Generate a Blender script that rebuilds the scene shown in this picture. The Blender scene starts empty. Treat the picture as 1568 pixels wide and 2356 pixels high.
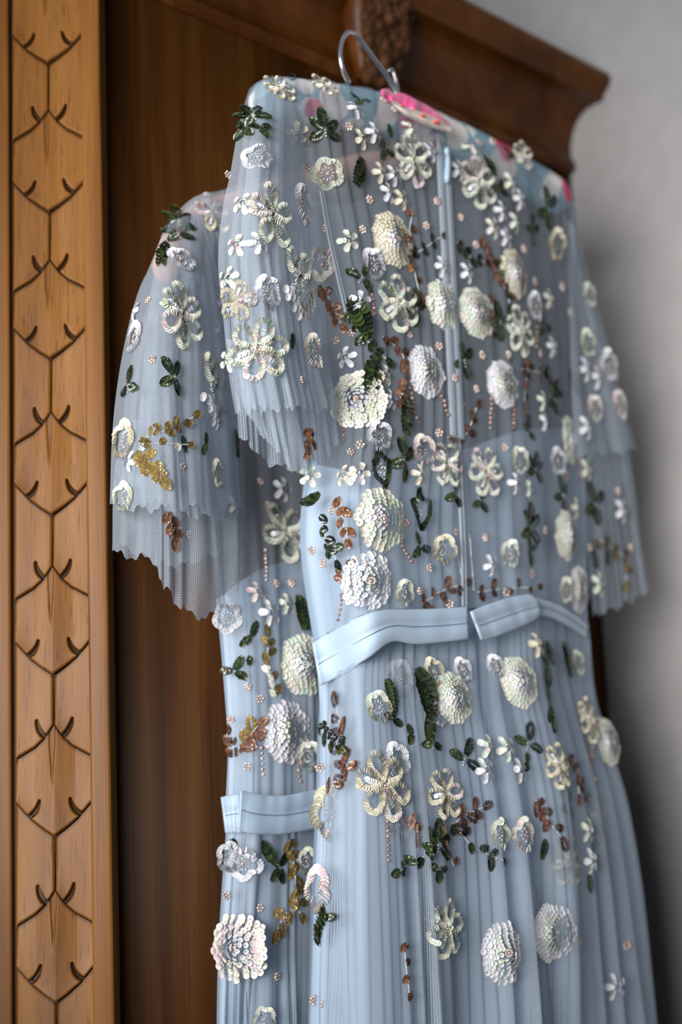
import bpy, math, random
import numpy as np
from mathutils import Vector
from mathutils.bvhtree import BVHTree

# ------------------------------------------------------------------ camera, world, lights, exposure
SC = bpy.context.scene
COL = SC.collection
rng = random.Random(11)
NR = np.random.RandomState(5)
W, H = 1568.0, 2356.0
LENS = 50.0
FPX = LENS / 24.0 * W
EYE = np.array([0.0, 0.0, 1.15])
PITCH, ROLL = math.radians(9.3), math.radians(2.4)
Fv = np.array([0, math.cos(PITCH), math.sin(PITCH)])
_R0 = np.array([1.0, 0, 0]); _U0 = np.array([0, -math.sin(PITCH), math.cos(PITCH)])
Rv = math.cos(ROLL) * _R0 - math.sin(ROLL) * _U0
Uv = math.sin(ROLL) * _R0 + math.cos(ROLL) * _U0

cam = bpy.data.cameras.new('camera'); camo = bpy.data.objects.new('camera', cam); COL.objects.link(camo)
cam.lens = LENS; cam.sensor_fit = 'HORIZONTAL'; cam.sensor_width = 24.0
cam.clip_start = 0.02; cam.clip_end = 50
from mathutils import Matrix
camo.matrix_world = Matrix(((Rv[0], Uv[0], -Fv[0], EYE[0]), (Rv[1], Uv[1], -Fv[1], EYE[1]), (Rv[2], Uv[2], -Fv[2], EYE[2]), (0, 0, 0, 1)))
cam.dof.use_dof = True; cam.dof.focus_distance = 1.065; cam.dof.aperture_fstop = 3.0
SC.camera = camo

world = bpy.data.worlds.new('world'); SC.world = world; world.use_nodes = True
bg = world.node_tree.nodes['Background']; bg.inputs[0].default_value = (0.78, 0.89, 1.0, 1); bg.inputs[1].default_value = 0.25

def area(name, loc, target, sx, sy, power, color):
    l = bpy.data.lights.new(name, 'AREA'); l.shape = 'RECTANGLE'; l.size = sx; l.size_y = sy; l.energy = power; l.color = color
    o = bpy.data.objects.new(name, l); COL.objects.link(o); o.location = loc
    o.rotation_euler = (Vector(target) - Vector(loc)).to_track_quat('-Z', 'Y').to_euler()
    return o
wl_ = area('window_light', (-0.63, -0.36, 1.40), (0.1, 1.15, 1.40), 0.85, 0.85, 9.8, (1.0, 0.985, 0.96))
wl_.data.spread = math.radians(70)                          # window daylight, spread narrowed to dim the top and bottom

vs = SC.view_settings
vs.view_transform = 'Standard'; vs.look = 'None'; vs.exposure = 0.0; vs.gamma = 1.0; vs.use_curve_mapping = False
SC.cycles.transparent_max_bounces = 24
SC.cycles.max_bounces = 6; SC.cycles.diffuse_bounces = 3; SC.cycles.glossy_bounces = 2; SC.cycles.transmission_bounces = 4
SC.cycles.caustics_reflective = False; SC.cycles.caustics_refractive = False

# ------------------------------------------------------------------ frames and helpers
ANG = math.radians(45)
D = np.array([math.sin(ANG), math.cos(ANG), 0.0])           # along the wardrobe side, away from us
N = np.array([math.cos(ANG), -math.sin(ANG), 0.0])          # out of the wardrobe side
Z = np.array([0, 0, 1.0])
DRESS = 0.756                                               # distance from eye to the plane the dress hangs in
PANEL = 0.93                                                # ... to the wardrobe side panel
POSTY = 1.10                                                # depth of the canted post's face
FOOT = EYE - DRESS * N

def rays(px, py):
    px = np.asarray(px, float); py = np.asarray(py, float)
    return Fv + Rv * ((px - 784) / FPX)[..., None] - Uv * ((py - 1178) / FPX)[..., None]
def onto(px, py, w):                                        # points on the planes parallel to the dress, w in front of it
    r = rays(px, py); w = np.asarray(w, float)
    return EYE + r * ((-(DRESS - w)) / (r @ N))[..., None]
def onto_y(px, py, y):
    r = rays(px, py); return EYE + r * ((y - EYE[1]) / r[..., 1])[..., None]
def onto_u(px, py, u):
    r = rays(px, py); return EYE + r * (u / (r @ D))[..., None]
def uvw(P):
    q = P - FOOT; return q @ D, q @ Z, q @ N
def from_uvw(u, v, w):
    return FOOT + np.asarray(u)[..., None] * D + np.asarray(v)[..., None] * Z + np.asarray(w)[..., None] * N
def smooth(x):
    x = np.clip(x, 0, 1); return x * x * (3 - 2 * x)
def srgb(r, g, b):
    return tuple(((c / 255) / 12.92 if c / 255 <= 0.04045 else ((c / 255 + 0.055) / 1.055) ** 2.4) for c in (r, g, b))
def rgba(r, g, b): return srgb(r, g, b) + (1.0,)

def cr(pts, q):                                             # Catmull-Rom through points, q in 0..1 by chord length
    p = np.asarray(pts, float); q = np.asarray(q, float)
    seg = np.linalg.norm(np.diff(p, axis=0), axis=1); k = np.concatenate([[0], np.cumsum(seg)]); k /= k[-1]
    i = np.clip(np.searchsorted(k, q, side='right') - 1, 0, len(p) - 2)
    t = ((q - k[i]) / np.maximum(k[i + 1] - k[i], 1e-9))[..., None]
    P = np.vstack([2 * p[0] - p[1], p, 2 * p[-1] - p[-2]])
    a, b, c, e = P[i], P[i + 1], P[i + 2], P[i + 3]
    return 0.5 * (2 * b + (c - a) * t + (2 * a - 5 * b + 4 * c - e) * t * t + (3 * b - a - 3 * c + e) * t ** 3)

def mesh_np(name, V, F, mats=(), smooth_=True, col=None, uv=None):
    me = bpy.data.meshes.new(name)
    V = np.asarray(V, np.float32)
    if isinstance(F, np.ndarray):
        nf, k = F.shape
        me.vertices.add(len(V)); me.vertices.foreach_set('co', V.ravel())
        me.loops.add(nf * k); me.loops.foreach_set('vertex_index', F.ravel().astype(np.int32))
        me.polygons.add(nf); me.polygons.foreach_set('loop_start', np.arange(0, nf * k, k, dtype=np.int32))
        me.update(calc_edges=True)
    else:
        me.from_pydata(V.tolist(), [], F); me.update()
    if smooth_: me.polygons.foreach_set('use_smooth', np.ones(len(me.polygons), bool))
    for m in mats: me.materials.append(m)
    if col is not None:
        a = me.color_attributes.new('Col', 'FLOAT_COLOR', 'POINT')
        c = np.ones((len(V), 4), np.float32); c[:, :col.shape[1]] = col; a.data.foreach_set('color', c.ravel())
    if uv is not None:
        l = me.uv_layers.new(name='UVMap'); vi = np.zeros(len(me.loops), np.int32); me.loops.foreach_get('vertex_index', vi)
        l.data.foreach_set('uv', np.asarray(uv, np.float32)[vi].ravel())
    return me

def root(name, loc, label, cat, group=None):
    o = bpy.data.objects.new(name, None); COL.objects.link(o); o.location = loc; o.empty_display_size = 0.05
    o['label'] = label; o['category'] = cat
    if group: o['group'] = group
    return o
def put(name, me, parent=None, label=None, kind=None, at=None):
    """link a mesh given in world coordinates; `at` is its own origin (world)"""
    o = bpy.data.objects.new(name, me); COL.objects.link(o)
    base = np.zeros(3) if at is None else np.asarray(at, float)
    if at is not None:
        co = np.zeros(len(me.vertices) * 3, np.float32); me.vertices.foreach_get('co', co)
        me.vertices.foreach_set('co', (co.reshape(-1, 3) - base.astype(np.float32)).ravel()); me.update()
    o.parent = parent
    pw = np.zeros(3); q = parent
    while q is not None: pw += np.array(q.location); q = q.parent
    o.location = base - pw
    if label: o['label'] = label
    if kind: o['kind'] = kind
    return o

def grid_faces(nr, nc, off=0):
    i = np.arange(nr - 1)[:, None] * nc + np.arange(nc - 1)[None, :]
    return np.stack([i, i + 1, i + nc + 1, i + nc], -1).reshape(-1, 4) + off
def box(P0, ax, ay, az):                                    # corner and three edge vectors
    P0, ax, ay, az = map(lambda a: np.asarray(a, float), (P0, ax, ay, az))
    V = np.array([P0, P0 + ax, P0 + ax + ay, P0 + ay, P0 + az, P0 + ax + az, P0 + ax + ay + az, P0 + ay + az])
    return V, np.array([[0, 3, 2, 1], [4, 5, 6, 7], [0, 1, 5, 4], [1, 2, 6, 5], [2, 3, 7, 6], [3, 0, 4, 7]])
def bevel_me(me, w, seg=2):
    import bmesh
    b = bmesh.new(); b.from_mesh(me); bmesh.ops.recalc_face_normals(b, faces=b.faces)
    bmesh.ops.bevel(b, geom=list(b.edges), offset=w, segments=seg, affect='EDGES', profile=0.6)
    b.to_mesh(me); b.free(); me.update(); return me
def tube(pts, r, seg=10, closed_ends=True):
    p = np.asarray(pts, float); n = len(p); r = np.broadcast_to(np.asarray(r, float), (n,))
    T = np.gradient(p, axis=0); T /= np.linalg.norm(T, axis=1)[:, None] + 1e-12
    ref = np.array([0.31, 0.2, 0.93]); A = np.cross(T, ref); A /= np.linalg.norm(A, axis=1)[:, None]; B = np.cross(T, A)
    th = np.linspace(0, 2 * math.pi, seg, endpoint=False)
    V = (p[:, None] + r[:, None, None] * (np.cos(th)[None, :, None] * A[:, None] + np.sin(th)[None, :, None] * B[:, None])).reshape(-1, 3)
    F = []
    for i in range(n - 1):
        for j in range(seg):
            k = (j + 1) % seg; F.append([i * seg + j, i * seg + k, (i + 1) * seg + k, (i + 1) * seg + j])
    if closed_ends:
        F.append(list(range(seg))[::-1]); F.append([(n - 1) * seg + j for j in range(seg)])
    return V, F
def join(parts):
    V, F, o = [], [], 0
    for v, f in parts:
        V.append(v); F += [[int(i) + o for i in q] for q in f]; o += len(v)
    return np.vstack(V), F

# ------------------------------------------------------------------ materials
def newmat(name):
    m = bpy.data.materials.new(name); m.use_nodes = True
    nt = m.node_tree; return m, nt, nt.nodes['Principled BSDF'], nt.nodes['Material Output']
def node(nt, t, **kw):
    n = nt.nodes.new(t)
    for k, v in kw.items(): setattr(n, k, v)
    return n
def mth(nt, op, a, b=None, c=None):
    n = node(nt, 'ShaderNodeMath', operation=op)
    for i, v in enumerate((a, b, c)):
        if v is None: continue
        if isinstance(v, (int, float)): n.inputs[i].default_value = v
        else: nt.links.new(v, n.inputs[i])
    return n.outputs[0]
def ramp(nt, fac, stops):
    r = node(nt, 'ShaderNodeValToRGB'); nt.links.new(fac, r.inputs[0])
    e = r.color_ramp.elements
    while len(e) < len(stops): e.new(0.5)
    for k, (p, c) in enumerate(stops): e[k].position = p; e[k].color = c
    return r.outputs[0]

def wood(name, dark, mid, light, axis='Z', rough=0.4, coat=0.15, stain_shade=False, scale=1.0, bump=0.12, spec=0.35):
    m, nt, bs, out = newmat(name)
    g = node(nt, 'ShaderNodeNewGeometry')
    mp = node(nt, 'ShaderNodeMapping'); nt.links.new(g.outputs['Position'], mp.inputs[0])
    if axis == 'D': mp.inputs['Rotation'].default_value = (0, 0, ANG); mp.inputs['Scale'].default_value = (14 * scale, 1.2 * scale, 14 * scale)
    else: mp.inputs['Scale'].default_value = (16 * scale, 16 * scale, 0.9 * scale)
    n1 = node(nt, 'ShaderNodeTexNoise'); n1.inputs['Scale'].default_value = 2.2; n1.inputs['Detail'].default_value = 6; n1.inputs['Distortion'].default_value = 0.6
    nt.links.new(mp.outputs[0], n1.inputs[0])
    mp2 = node(nt, 'ShaderNodeMapping'); nt.links.new(mp.outputs[0], mp2.inputs[0]); mp2.inputs['Scale'].default_value = (16, 16, 2.6) if axis != 'D' else (16, 2.6, 16)
    n2 = node(nt, 'ShaderNodeTexNoise'); n2.inputs['Scale'].default_value = 3.0; n2.inputs['Detail'].default_value = 3
    nt.links.new(mp2.outputs[0], n2.inputs[0])
    c = ramp(nt, n1.outputs['Fac'], [(0.3, dark), (0.5, mid), (0.72, light)])
    pores = ramp(nt, n2.outputs['Fac'], [(0.30, (0.55, 0.5, 0.45, 1)), (0.42, (1, 1, 1, 1))])
    mx = node(nt, 'ShaderNodeMix', data_type='RGBA', blend_type='MULTIPLY'); mx.inputs[0].default_value = 1.0
    nt.links.new(c, mx.inputs[6]); nt.links.new(pores, mx.inputs[7])
    col = mx.outputs[2]
    if stain_shade:
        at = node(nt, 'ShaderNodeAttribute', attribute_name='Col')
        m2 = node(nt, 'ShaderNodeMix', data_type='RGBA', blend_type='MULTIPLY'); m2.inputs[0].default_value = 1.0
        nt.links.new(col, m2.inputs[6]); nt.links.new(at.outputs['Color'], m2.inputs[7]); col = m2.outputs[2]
    nt.links.new(col, bs.inputs['Base Color'])
    bs.inputs['Roughness'].default_value = rough; bs.inputs['Coat Weight'].default_value = coat; bs.inputs['Coat Roughness'].default_value = 0.3; bs.inputs['Specular IOR Level'].default_value = spec
    b = node(nt, 'ShaderNodeBump'); b.inputs['Strength'].default_value = bump; b.inputs['Distance'].default_value = 0.001
    nt.links.new(n2.outputs['Fac'], b.inputs['Height']); nt.links.new(b.outputs[0], bs.inputs['Normal'])
    return m

M = {}
M['post'] = wood('carved_post_wood', rgba(92, 56, 20), rgba(116, 74, 30), rgba(134, 91, 44), stain_shade=True, coat=0.0, rough=0.42, spec=0.18)
M['groove'] = wood('stained_groove_wood', rgba(40, 24, 12), rgba(52, 32, 18), rgba(62, 40, 24), rough=0.6, coat=0)
M['panel'] = wood('panel_wood', rgba(42, 22, 6), rgba(60, 34, 12), rgba(78, 48, 20), rough=0.42, coat=0.0, spec=0.07, scale=0.8)
M['cornice'] = wood('cornice_wood', rgba(60, 29, 7), rgba(80, 43, 12), rgba(98, 56, 18), axis='D', coat=0.0, spec=0.16, rough=0.36, scale=0.7)
M['carving'] = wood('carving_wood', rgba(52, 32, 18), rgba(72, 46, 28), rgba(92, 60, 38), rough=0.55, scale=2, coat=0.0, spec=0.1)

def plain(name, color, rough=0.5, metal=0.0, sheen=0.0, coat=0.0):
    m, nt, bs, out = newmat(name)
    bs.inputs['Base Color'].default_value = color; bs.inputs['Roughness'].default_value = rough; bs.inputs['Metallic'].default_value = metal
    bs.inputs['Sheen Weight'].default_value = sheen; bs.inputs['Coat Weight'].default_value = coat
    return m
def mottled(name, c1, c2, scale, rough, sheen=0.0, bump=0.0):
    m, nt, bs, out = newmat(name)
    tc = node(nt, 'ShaderNodeNewGeometry'); n = node(nt, 'ShaderNodeTexNoise'); n.inputs['Scale'].default_value = scale; n.inputs['Detail'].default_value = 4
    nt.links.new(tc.outputs['Position'], n.inputs[0])
    nt.links.new(ramp(nt, n.outputs['Fac'], [(0.35, c1), (0.65, c2)]), bs.inputs['Base Color'])
    bs.inputs['Roughness'].default_value = rough; bs.inputs['Sheen Weight'].default_value = sheen
    if bump:
        b = node(nt, 'ShaderNodeBump'); b.inputs['Strength'].default_value = bump; b.inputs['Distance'].default_value = 0.001
        nt.links.new(n.outputs['Fac'], b.inputs['Height']); nt.links.new(b.outputs[0], bs.inputs['Normal'])
    return m
M['wall'] = mottled('grey_wall_paint', rgba(164, 161, 161), rgba(170, 167, 167), 30, 0.7, bump=0.05)
M['floor'] = mottled('oak_floor', rgba(52, 40, 32), rgba(64, 49, 38), 6, 0.5)
M['lining'] = mottled('blue_lining_satin', rgba(157, 176, 197), rgba(165, 183, 203), 9, 0.6, sheen=0.1)
M['ribbon'] = mottled('blue_grosgrain_ribbon', rgba(166, 186, 208), rgba(173, 193, 214), 12, 0.6, sheen=0.2)
M['zip'] = plain('blue_zip_tape', rgba(158, 168, 181), 0.6)
M['zip_pull'] = plain('blue_enamel', rgba(160, 184, 205), 0.3)
M['chrome'] = plain('chrome', rgba(225, 225, 230), 0.22, metal=1.0)
M['pink'] = mottled('pink_satin', rgba(238, 70, 140), rgba(250, 92, 160), 60, 0.4, sheen=0.3)
M['peach'] = mottled('peach_satin', rgba(226, 160, 128), rgba(236, 176, 146), 20, 0.5)
M['stitch'] = plain('stitching_thread', rgba(112, 136, 164), 0.7)

def tulle(name, color, thread=0.9, hole=0.1, pitch=0.00155, face=0.35, tl=0.4):
    m, nt, bs, out = newmat(name); nt.nodes.remove(bs)
    uv = node(nt, 'ShaderNodeUVMap'); sp = node(nt, 'ShaderNodeSeparateXYZ'); nt.links.new(uv.outputs[0], sp.inputs[0])
    k = 2 * math.pi / (pitch * 0.866)
    c1 = mth(nt, 'COSINE', mth(nt, 'MULTIPLY', sp.outputs[0], k))
    a = mth(nt, 'MULTIPLY', sp.outputs[0], -0.5 * k); b = mth(nt, 'MULTIPLY', sp.outputs[1], 0.866 * k)
    c2 = mth(nt, 'COSINE', mth(nt, 'ADD', a, b)); c3 = mth(nt, 'COSINE', mth(nt, 'SUBTRACT', a, b))
    s = mth(nt, 'ADD', mth(nt, 'ADD', c1, c2), c3)
    mr = node(nt, 'ShaderNodeMapRange'); nt.links.new(s, mr.inputs[0])
    mr.inputs[1].default_value = -0.5; mr.inputs[2].default_value = 0.5; mr.inputs[3].default_value = thread; mr.inputs[4].default_value = hole
    lw = node(nt, 'ShaderNodeLayerWeight'); lw.inputs[0].default_value = 0.5
    fa = mth(nt, 'MULTIPLY', mth(nt, 'POWER', lw.outputs['Facing'], 3.0), face)
    al = node(nt, 'ShaderNodeMath', operation='ADD', use_clamp=True); nt.links.new(mr.outputs[0], al.inputs[0]); nt.links.new(fa, al.inputs[1])
    df = node(nt, 'ShaderNodeBsdfDiffuse'); df.inputs[0].default_value = color
    tr = node(nt, 'ShaderNodeBsdfTranslucent'); tr.inputs[0].default_value = color
    m1 = node(nt, 'ShaderNodeMixShader'); m1.inputs[0].default_value = tl; nt.links.new(df.outputs[0], m1.inputs[1]); nt.links.new(tr.outputs[0], m1.inputs[2])
    tp = node(nt, 'ShaderNodeBsdfTransparent')
    m2 = node(nt, 'ShaderNodeMixShader'); nt.links.new(al.outputs[0], m2.inputs[0]); nt.links.new(tp.outputs[0], m2.inputs[1]); nt.links.new(m1.outputs[0], m2.inputs[2])
    nt.links.new(m2.outputs[0], out.inputs['Surface'])
    return m
TC = rgba(190, 202, 216)
M['tulle'] = tulle('blue_tulle', TC, 0.72, 0.06)
M['tulle_sheer'] = tulle('sheer_blue_tulle', TC, 0.46, 0.03, face=0.25)
M['tulle_sleeve'] = tulle('sleeve_tulle', TC, 0.70, 0.08)

def colmat(name, rough, metal=0.0, coat=0.0, film=0.0, sss=0.0):
    m, nt, bs, out = newmat(name)
    at = node(nt, 'ShaderNodeAttribute', attribute_name='Col'); nt.links.new(at.outputs['Color'], bs.inputs['Base Color'])
    bs.inputs['Roughness'].default_value = rough; bs.inputs['Metallic'].default_value = metal; bs.inputs['Coat Weight'].default_value = coat
    if film and 'Thin Film Thickness' in bs.inputs:
        bs.inputs['Thin Film Thickness'].default_value = film; bs.inputs['Thin Film IOR'].default_value = 1.5
    return m
M['sequin'] = colmat('iridescent_sequin', 0.28, coat=0.3, film=420)
M['bead'] = colmat('metallic_bead', 0.2, metal=0.45)

def floral():
    m, nt, bs, out = newmat('floral_hanger_cotton')
    g = node(nt, 'ShaderNodeNewGeometry')
    v = node(nt, 'ShaderNodeTexVoronoi'); v.inputs['Scale'].default_value = 34; nt.links.new(g.outputs['Position'], v.inputs[0])
    n = node(nt, 'ShaderNodeTexNoise'); n.inputs['Scale'].default_value = 60; nt.links.new(g.outputs['Position'], n.inputs[0])
    dd = mth(nt, 'ADD', v.outputs['Distance'], mth(nt, 'MULTIPLY', mth(nt, 'SUBTRACT', n.outputs['Fac'], 0.5), 0.35))
    base = ramp(nt, dd, [(0.0, rgba(245, 232, 225)), (0.50, rgba(248, 244, 240)), (0.535, rgba(128, 170, 188)), (1.0, rgba(124, 166, 184))])
    v2 = node(nt, 'ShaderNodeTexVoronoi'); v2.inputs['Scale'].default_value = 19; nt.links.new(g.outputs['Position'], v2.inputs[0])
    f2 = ramp(nt, v2.outputs['Distance'], [(0.24, (1, 1, 1, 1)), (0.29, (0, 0, 0, 1))])
    mx = node(nt, 'ShaderNodeMix', data_type='RGBA'); nt.links.new(f2, mx.inputs[0]); nt.links.new(base, mx.inputs[6]); mx.inputs[7].default_value = rgba(226, 60, 116)
    nt.links.new(mx.outputs[2], bs.inputs['Base Color']); bs.inputs['Roughness'].default_value = 0.7
    return m
M['floral'] = floral()

# ------------------------------------------------------------------ structure: wall behind, floor
UEND = float(onto(1310, 395, DRESS - PANEL)[..., :] @ D - EYE @ D)
def quad(name, P, mat, **kw):
    me = mesh_np(name, P, np.array([[0, 1, 2, 3]]), [mat], smooth_=False); o = put(name, me); o['kind'] = 'structure'; return o
wb = FOOT + D * (UEND + 0.004)
V, F = box(np.array([*(wb - N * 2.0)[:2], 0]), N * 4.0, D * 0.1, Z * 2.7)
o = put('wall_back', mesh_np('wall_back', V, F, [M['wall']], False)); o['kind'] = 'structure'
V, F = box(wb * [1, 1, 0] + D * 0.1 - N * 7 - Z * 0.05, N * 14.0, -D * 14, Z * 0.05)
o = put('floor', mesh_np('floor', V, F, [M['floor']], False)); o['kind'] = 'structure'

# ------------------------------------------------------------------ wardrobe
WP = DRESS - PANEL                                           # panel's w
pr = onto_y(246, 1178, POSTY)                                # post's right front edge
postR = pr[0]; postL = onto_y(-70, 1178, POSTY)[0]
jx = postR; jy = None
# side panel meets post where its plane crosses x = postR
q0 = EYE - PANEL * N
tt = (postR - q0[0]) / D[0]; joint = q0 + D * tt             # on panel plane, below the post's right edge
uJ = float((joint - FOOT) @ D)
zt = {}
WTOP = float(onto_u(1398, 168, UEND)[2])
wr = root('wardrobe', (float(postR), float(joint[1]), 0.0), 'brown wooden wardrobe with carved feather-scale corner post and moulded cornice, standing against the grey wall', 'wardrobe')
PB = np.array([postR, POSTY, 0])
# post backing board, dark in the joints
V, F = box([postL, POSTY + 0.004, 0.0], [postR - postL - 0.002, 0, 0], [0, 0.045, 0], Z * (WTOP - 0.01))
put('post_core', mesh_np('post_core', V, F, [M['groove']], False), wr)
bl = onto_y(29, 1178, POSTY)[0]; br = onto_y(203, 1178, POSTY)[0]   # carved band between the two stiles
BC = onto_y(119, 1178, POSTY)[0]; BW = (br - bl) / 2
for x0, x1 in ((postL, bl - 0.0016), (br - 0.0012, postR)):
    V, F = box([x0, POSTY - 0.0012, 0.0], [x1 - x0, 0, 0], [0, 0.030, 0], Z * (WTOP - 0.01))
    me = bevel_me(mesh_np('edge_stile', V, F, [M['post']], False), 0.0025, 3)
    a = me.color_attributes.new('Col', 'FLOAT_COLOR', 'POINT'); a.data.foreach_set('color', np.ones(len(me.vertices) * 4, np.float32))
    put('edge_stile', me, wr)
# carved scales
PXM = POSTY / FPX * 1.0
def zpx(y): return float(onto_y(118, y, POSTY)[2])
tips = [145, 487, 825, 1185, 1553, 1925, 2308]; peaks = [250, 595, 945, 1300, 1665, 2047]
tips = [-195] + tips + [2690]; peaks = [-92] + peaks + [2428]
VL = np.array([(-88, 84), (-81, 72), (-51, 38), (-25, 17), (0, 0), (25, 17), (51, 38), (81, 72), (88, 84)], float)      # lower edge of a full scale, y up from its tip
CH = np.array([(-88, -76), (-80, -72), (-43, -51), (-20, -30), (-9, -14), (0, 0), (9, -14), (20, -30), (43, -51), (80, -72), (88, -76)], float)
SX = BW / 86.0
def bez(a, b, c, n=60):
    t = np.linspace(0, 1, n)[:, None]; return (1 - t) ** 2 * np.array(a) + 2 * t * (1 - t) * np.array(b) + t * t * np.array(c)
def scale_piece(name, x0, x1, lowf, topf, cres, ridge, ztip, k, cols=92, rowsn=130):
    """heightfield piece: x in px units, y in px units above ztip; k = metres per px unit in z"""
    xs = np.linspace(x0, x1, cols); t = np.linspace(0, 1, rowsn)
    lo = lowf(xs); hi = topf(xs)
    X = np.repeat(xs[None], rowsn, 0); Y = lo[None] + (hi - lo)[None] * t[:, None]
    Hh = 0.0052 - 0.0034 * t[:, None] ** 0.7 + 0 * X
    st = np.ones_like(X)  # groove stain, plus shade put into the colour under scale edges
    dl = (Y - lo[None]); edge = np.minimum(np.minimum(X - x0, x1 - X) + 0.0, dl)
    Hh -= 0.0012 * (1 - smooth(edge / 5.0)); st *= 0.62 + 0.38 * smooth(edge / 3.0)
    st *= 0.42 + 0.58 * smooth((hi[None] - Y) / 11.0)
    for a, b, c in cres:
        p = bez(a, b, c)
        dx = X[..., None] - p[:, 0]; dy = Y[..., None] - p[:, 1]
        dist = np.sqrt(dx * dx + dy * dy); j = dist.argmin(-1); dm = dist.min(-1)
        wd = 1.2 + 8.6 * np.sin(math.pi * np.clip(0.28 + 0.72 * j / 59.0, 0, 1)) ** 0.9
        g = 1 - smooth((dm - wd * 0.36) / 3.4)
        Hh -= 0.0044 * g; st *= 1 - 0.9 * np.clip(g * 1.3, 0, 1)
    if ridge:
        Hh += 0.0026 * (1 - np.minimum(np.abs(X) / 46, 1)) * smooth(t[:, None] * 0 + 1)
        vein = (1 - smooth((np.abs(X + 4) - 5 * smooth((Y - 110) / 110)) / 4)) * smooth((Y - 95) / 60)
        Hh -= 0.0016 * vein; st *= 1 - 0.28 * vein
    V = np.stack([BC + X * SX, POSTY + 0.0042 - Hh, ztip + Y * k], -1).reshape(-1, 3)
    F = grid_faces(rowsn, cols)
    n = len(V); idx = np.arange(n).reshape(rowsn, cols)
    ring = np.concatenate([idx[0], idx[1:, -1], idx[-1, ::-1][1:], idx[::-1, 0][1:-1]])
    Vb = V[ring].copy(); Vb[:, 1] = POSTY + 0.006
    m = len(ring); a = np.arange(m); b = (a + 1) % m
    S = np.stack([ring[b], ring[a], n + a, n + b], -1)
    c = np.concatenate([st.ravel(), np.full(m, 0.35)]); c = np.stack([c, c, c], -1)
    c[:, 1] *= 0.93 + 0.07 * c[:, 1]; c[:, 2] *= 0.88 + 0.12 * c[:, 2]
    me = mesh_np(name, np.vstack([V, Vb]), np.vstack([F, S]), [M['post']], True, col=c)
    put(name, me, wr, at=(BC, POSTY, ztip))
vl = lambda x: np.interp(x, VL[:, 0], VL[:, 1]); ch = lambda x: np.interp(x, CH[:, 0], CH[:, 1])
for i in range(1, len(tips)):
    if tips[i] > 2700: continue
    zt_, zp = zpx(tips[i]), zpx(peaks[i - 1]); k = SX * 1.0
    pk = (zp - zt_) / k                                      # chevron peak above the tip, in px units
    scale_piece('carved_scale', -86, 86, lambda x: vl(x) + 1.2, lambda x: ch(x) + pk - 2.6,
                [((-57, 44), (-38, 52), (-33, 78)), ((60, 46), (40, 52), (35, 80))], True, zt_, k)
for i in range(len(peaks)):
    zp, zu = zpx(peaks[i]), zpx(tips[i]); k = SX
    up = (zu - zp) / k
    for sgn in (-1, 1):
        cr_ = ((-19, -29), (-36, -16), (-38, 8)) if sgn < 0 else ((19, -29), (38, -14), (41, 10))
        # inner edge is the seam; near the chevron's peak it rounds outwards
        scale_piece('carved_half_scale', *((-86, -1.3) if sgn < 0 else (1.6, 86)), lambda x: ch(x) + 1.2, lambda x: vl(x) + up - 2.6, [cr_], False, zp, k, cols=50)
# side panel
V, F = box(joint + np.array([0, 0, 0.02]) - EYE * [0, 0, 1] * 0 - Z * joint[2], D * (UEND - uJ), -N * 0.02, Z * (WTOP - 0.02))
put('side_panel', mesh_np('side_panel', V, F, [M['panel']], False), wr)
# front, back of the carcass (round the corner)
D2 = np.array([-D[0], D[1], 0.0]); PL = np.array([postL, POSTY + 0.03, 0])
V, F = box(PL, D2 * 1.1, np.array([0.02 * D[1], 0.02 * D[1], 0]), Z * (WTOP - 0.02))
put('front_board', mesh_np('front_board', V, F, [M['panel']], False), wr)
# cornice: profile measured at its far end, swept round the corner post
prof_px = [(1286, 398), (1300, 404), (1314, 400), (1321, 388), (1322, 376), (1314, 366), (1310, 350), (1311, 330), (1315, 305), (1323, 282), (1335, 262), (1350, 247), (1368, 237), (1382, 232), (1386, 222), (1388, 213), (1397, 200), (1402, 186), (1402, 176), (1397, 168), (1380, 162)]
pp = [onto_u(x, y, UEND) for x, y in prof_px]
pw = np.array([(q - FOOT) @ N - WP for q in pp]); pz = np.array([q[2] for q in pp])
pw[0] = -0.012; pw[-1] = -0.012
path = [PL + D2 * 1.1, PL - np.array([0, 0.028, 0]), np.array([postR, POSTY + 0.002, 0]), FOOT * [1, 1, 0] + D * UEND + N * WP]
# put path corner on panel plane for the side run
path[2] = np.array([*(joint - D * 0.012)[:2], 0]); path[1] = np.array([postL + 0.0, path[2][1], 0])
rows = []
segn = [np.array([-D[1], -D[0], 0]), np.array([0, -1.0, 0]), N]
for i, p in enumerate(path):
    if i == 0: off = segn[0]
    elif i == 3: off = segn[2]
    else:
        a, b = segn[i - 1], segn[i]; off = (a + b) / (1 + a @ b)
    rows.append(np.stack([p[:2][0] + off[0] * pw, p[:2][1] + off[1] * pw, pz], -1))
V = np.vstack(rows); npf = len(pw)
F = [[i * npf + j, (i + 1) * npf + j, (i + 1) * npf + (j + 1) % npf, i * npf + (j + 1) % npf] for i in range(3) for j in range(npf)]
F += [list(range(npf)), [3 * npf + j for j in range(npf)][::-1]]
me = mesh_np('cornice', V, F, [M['cornice']], False)
put('cornice', me, wr)
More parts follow.
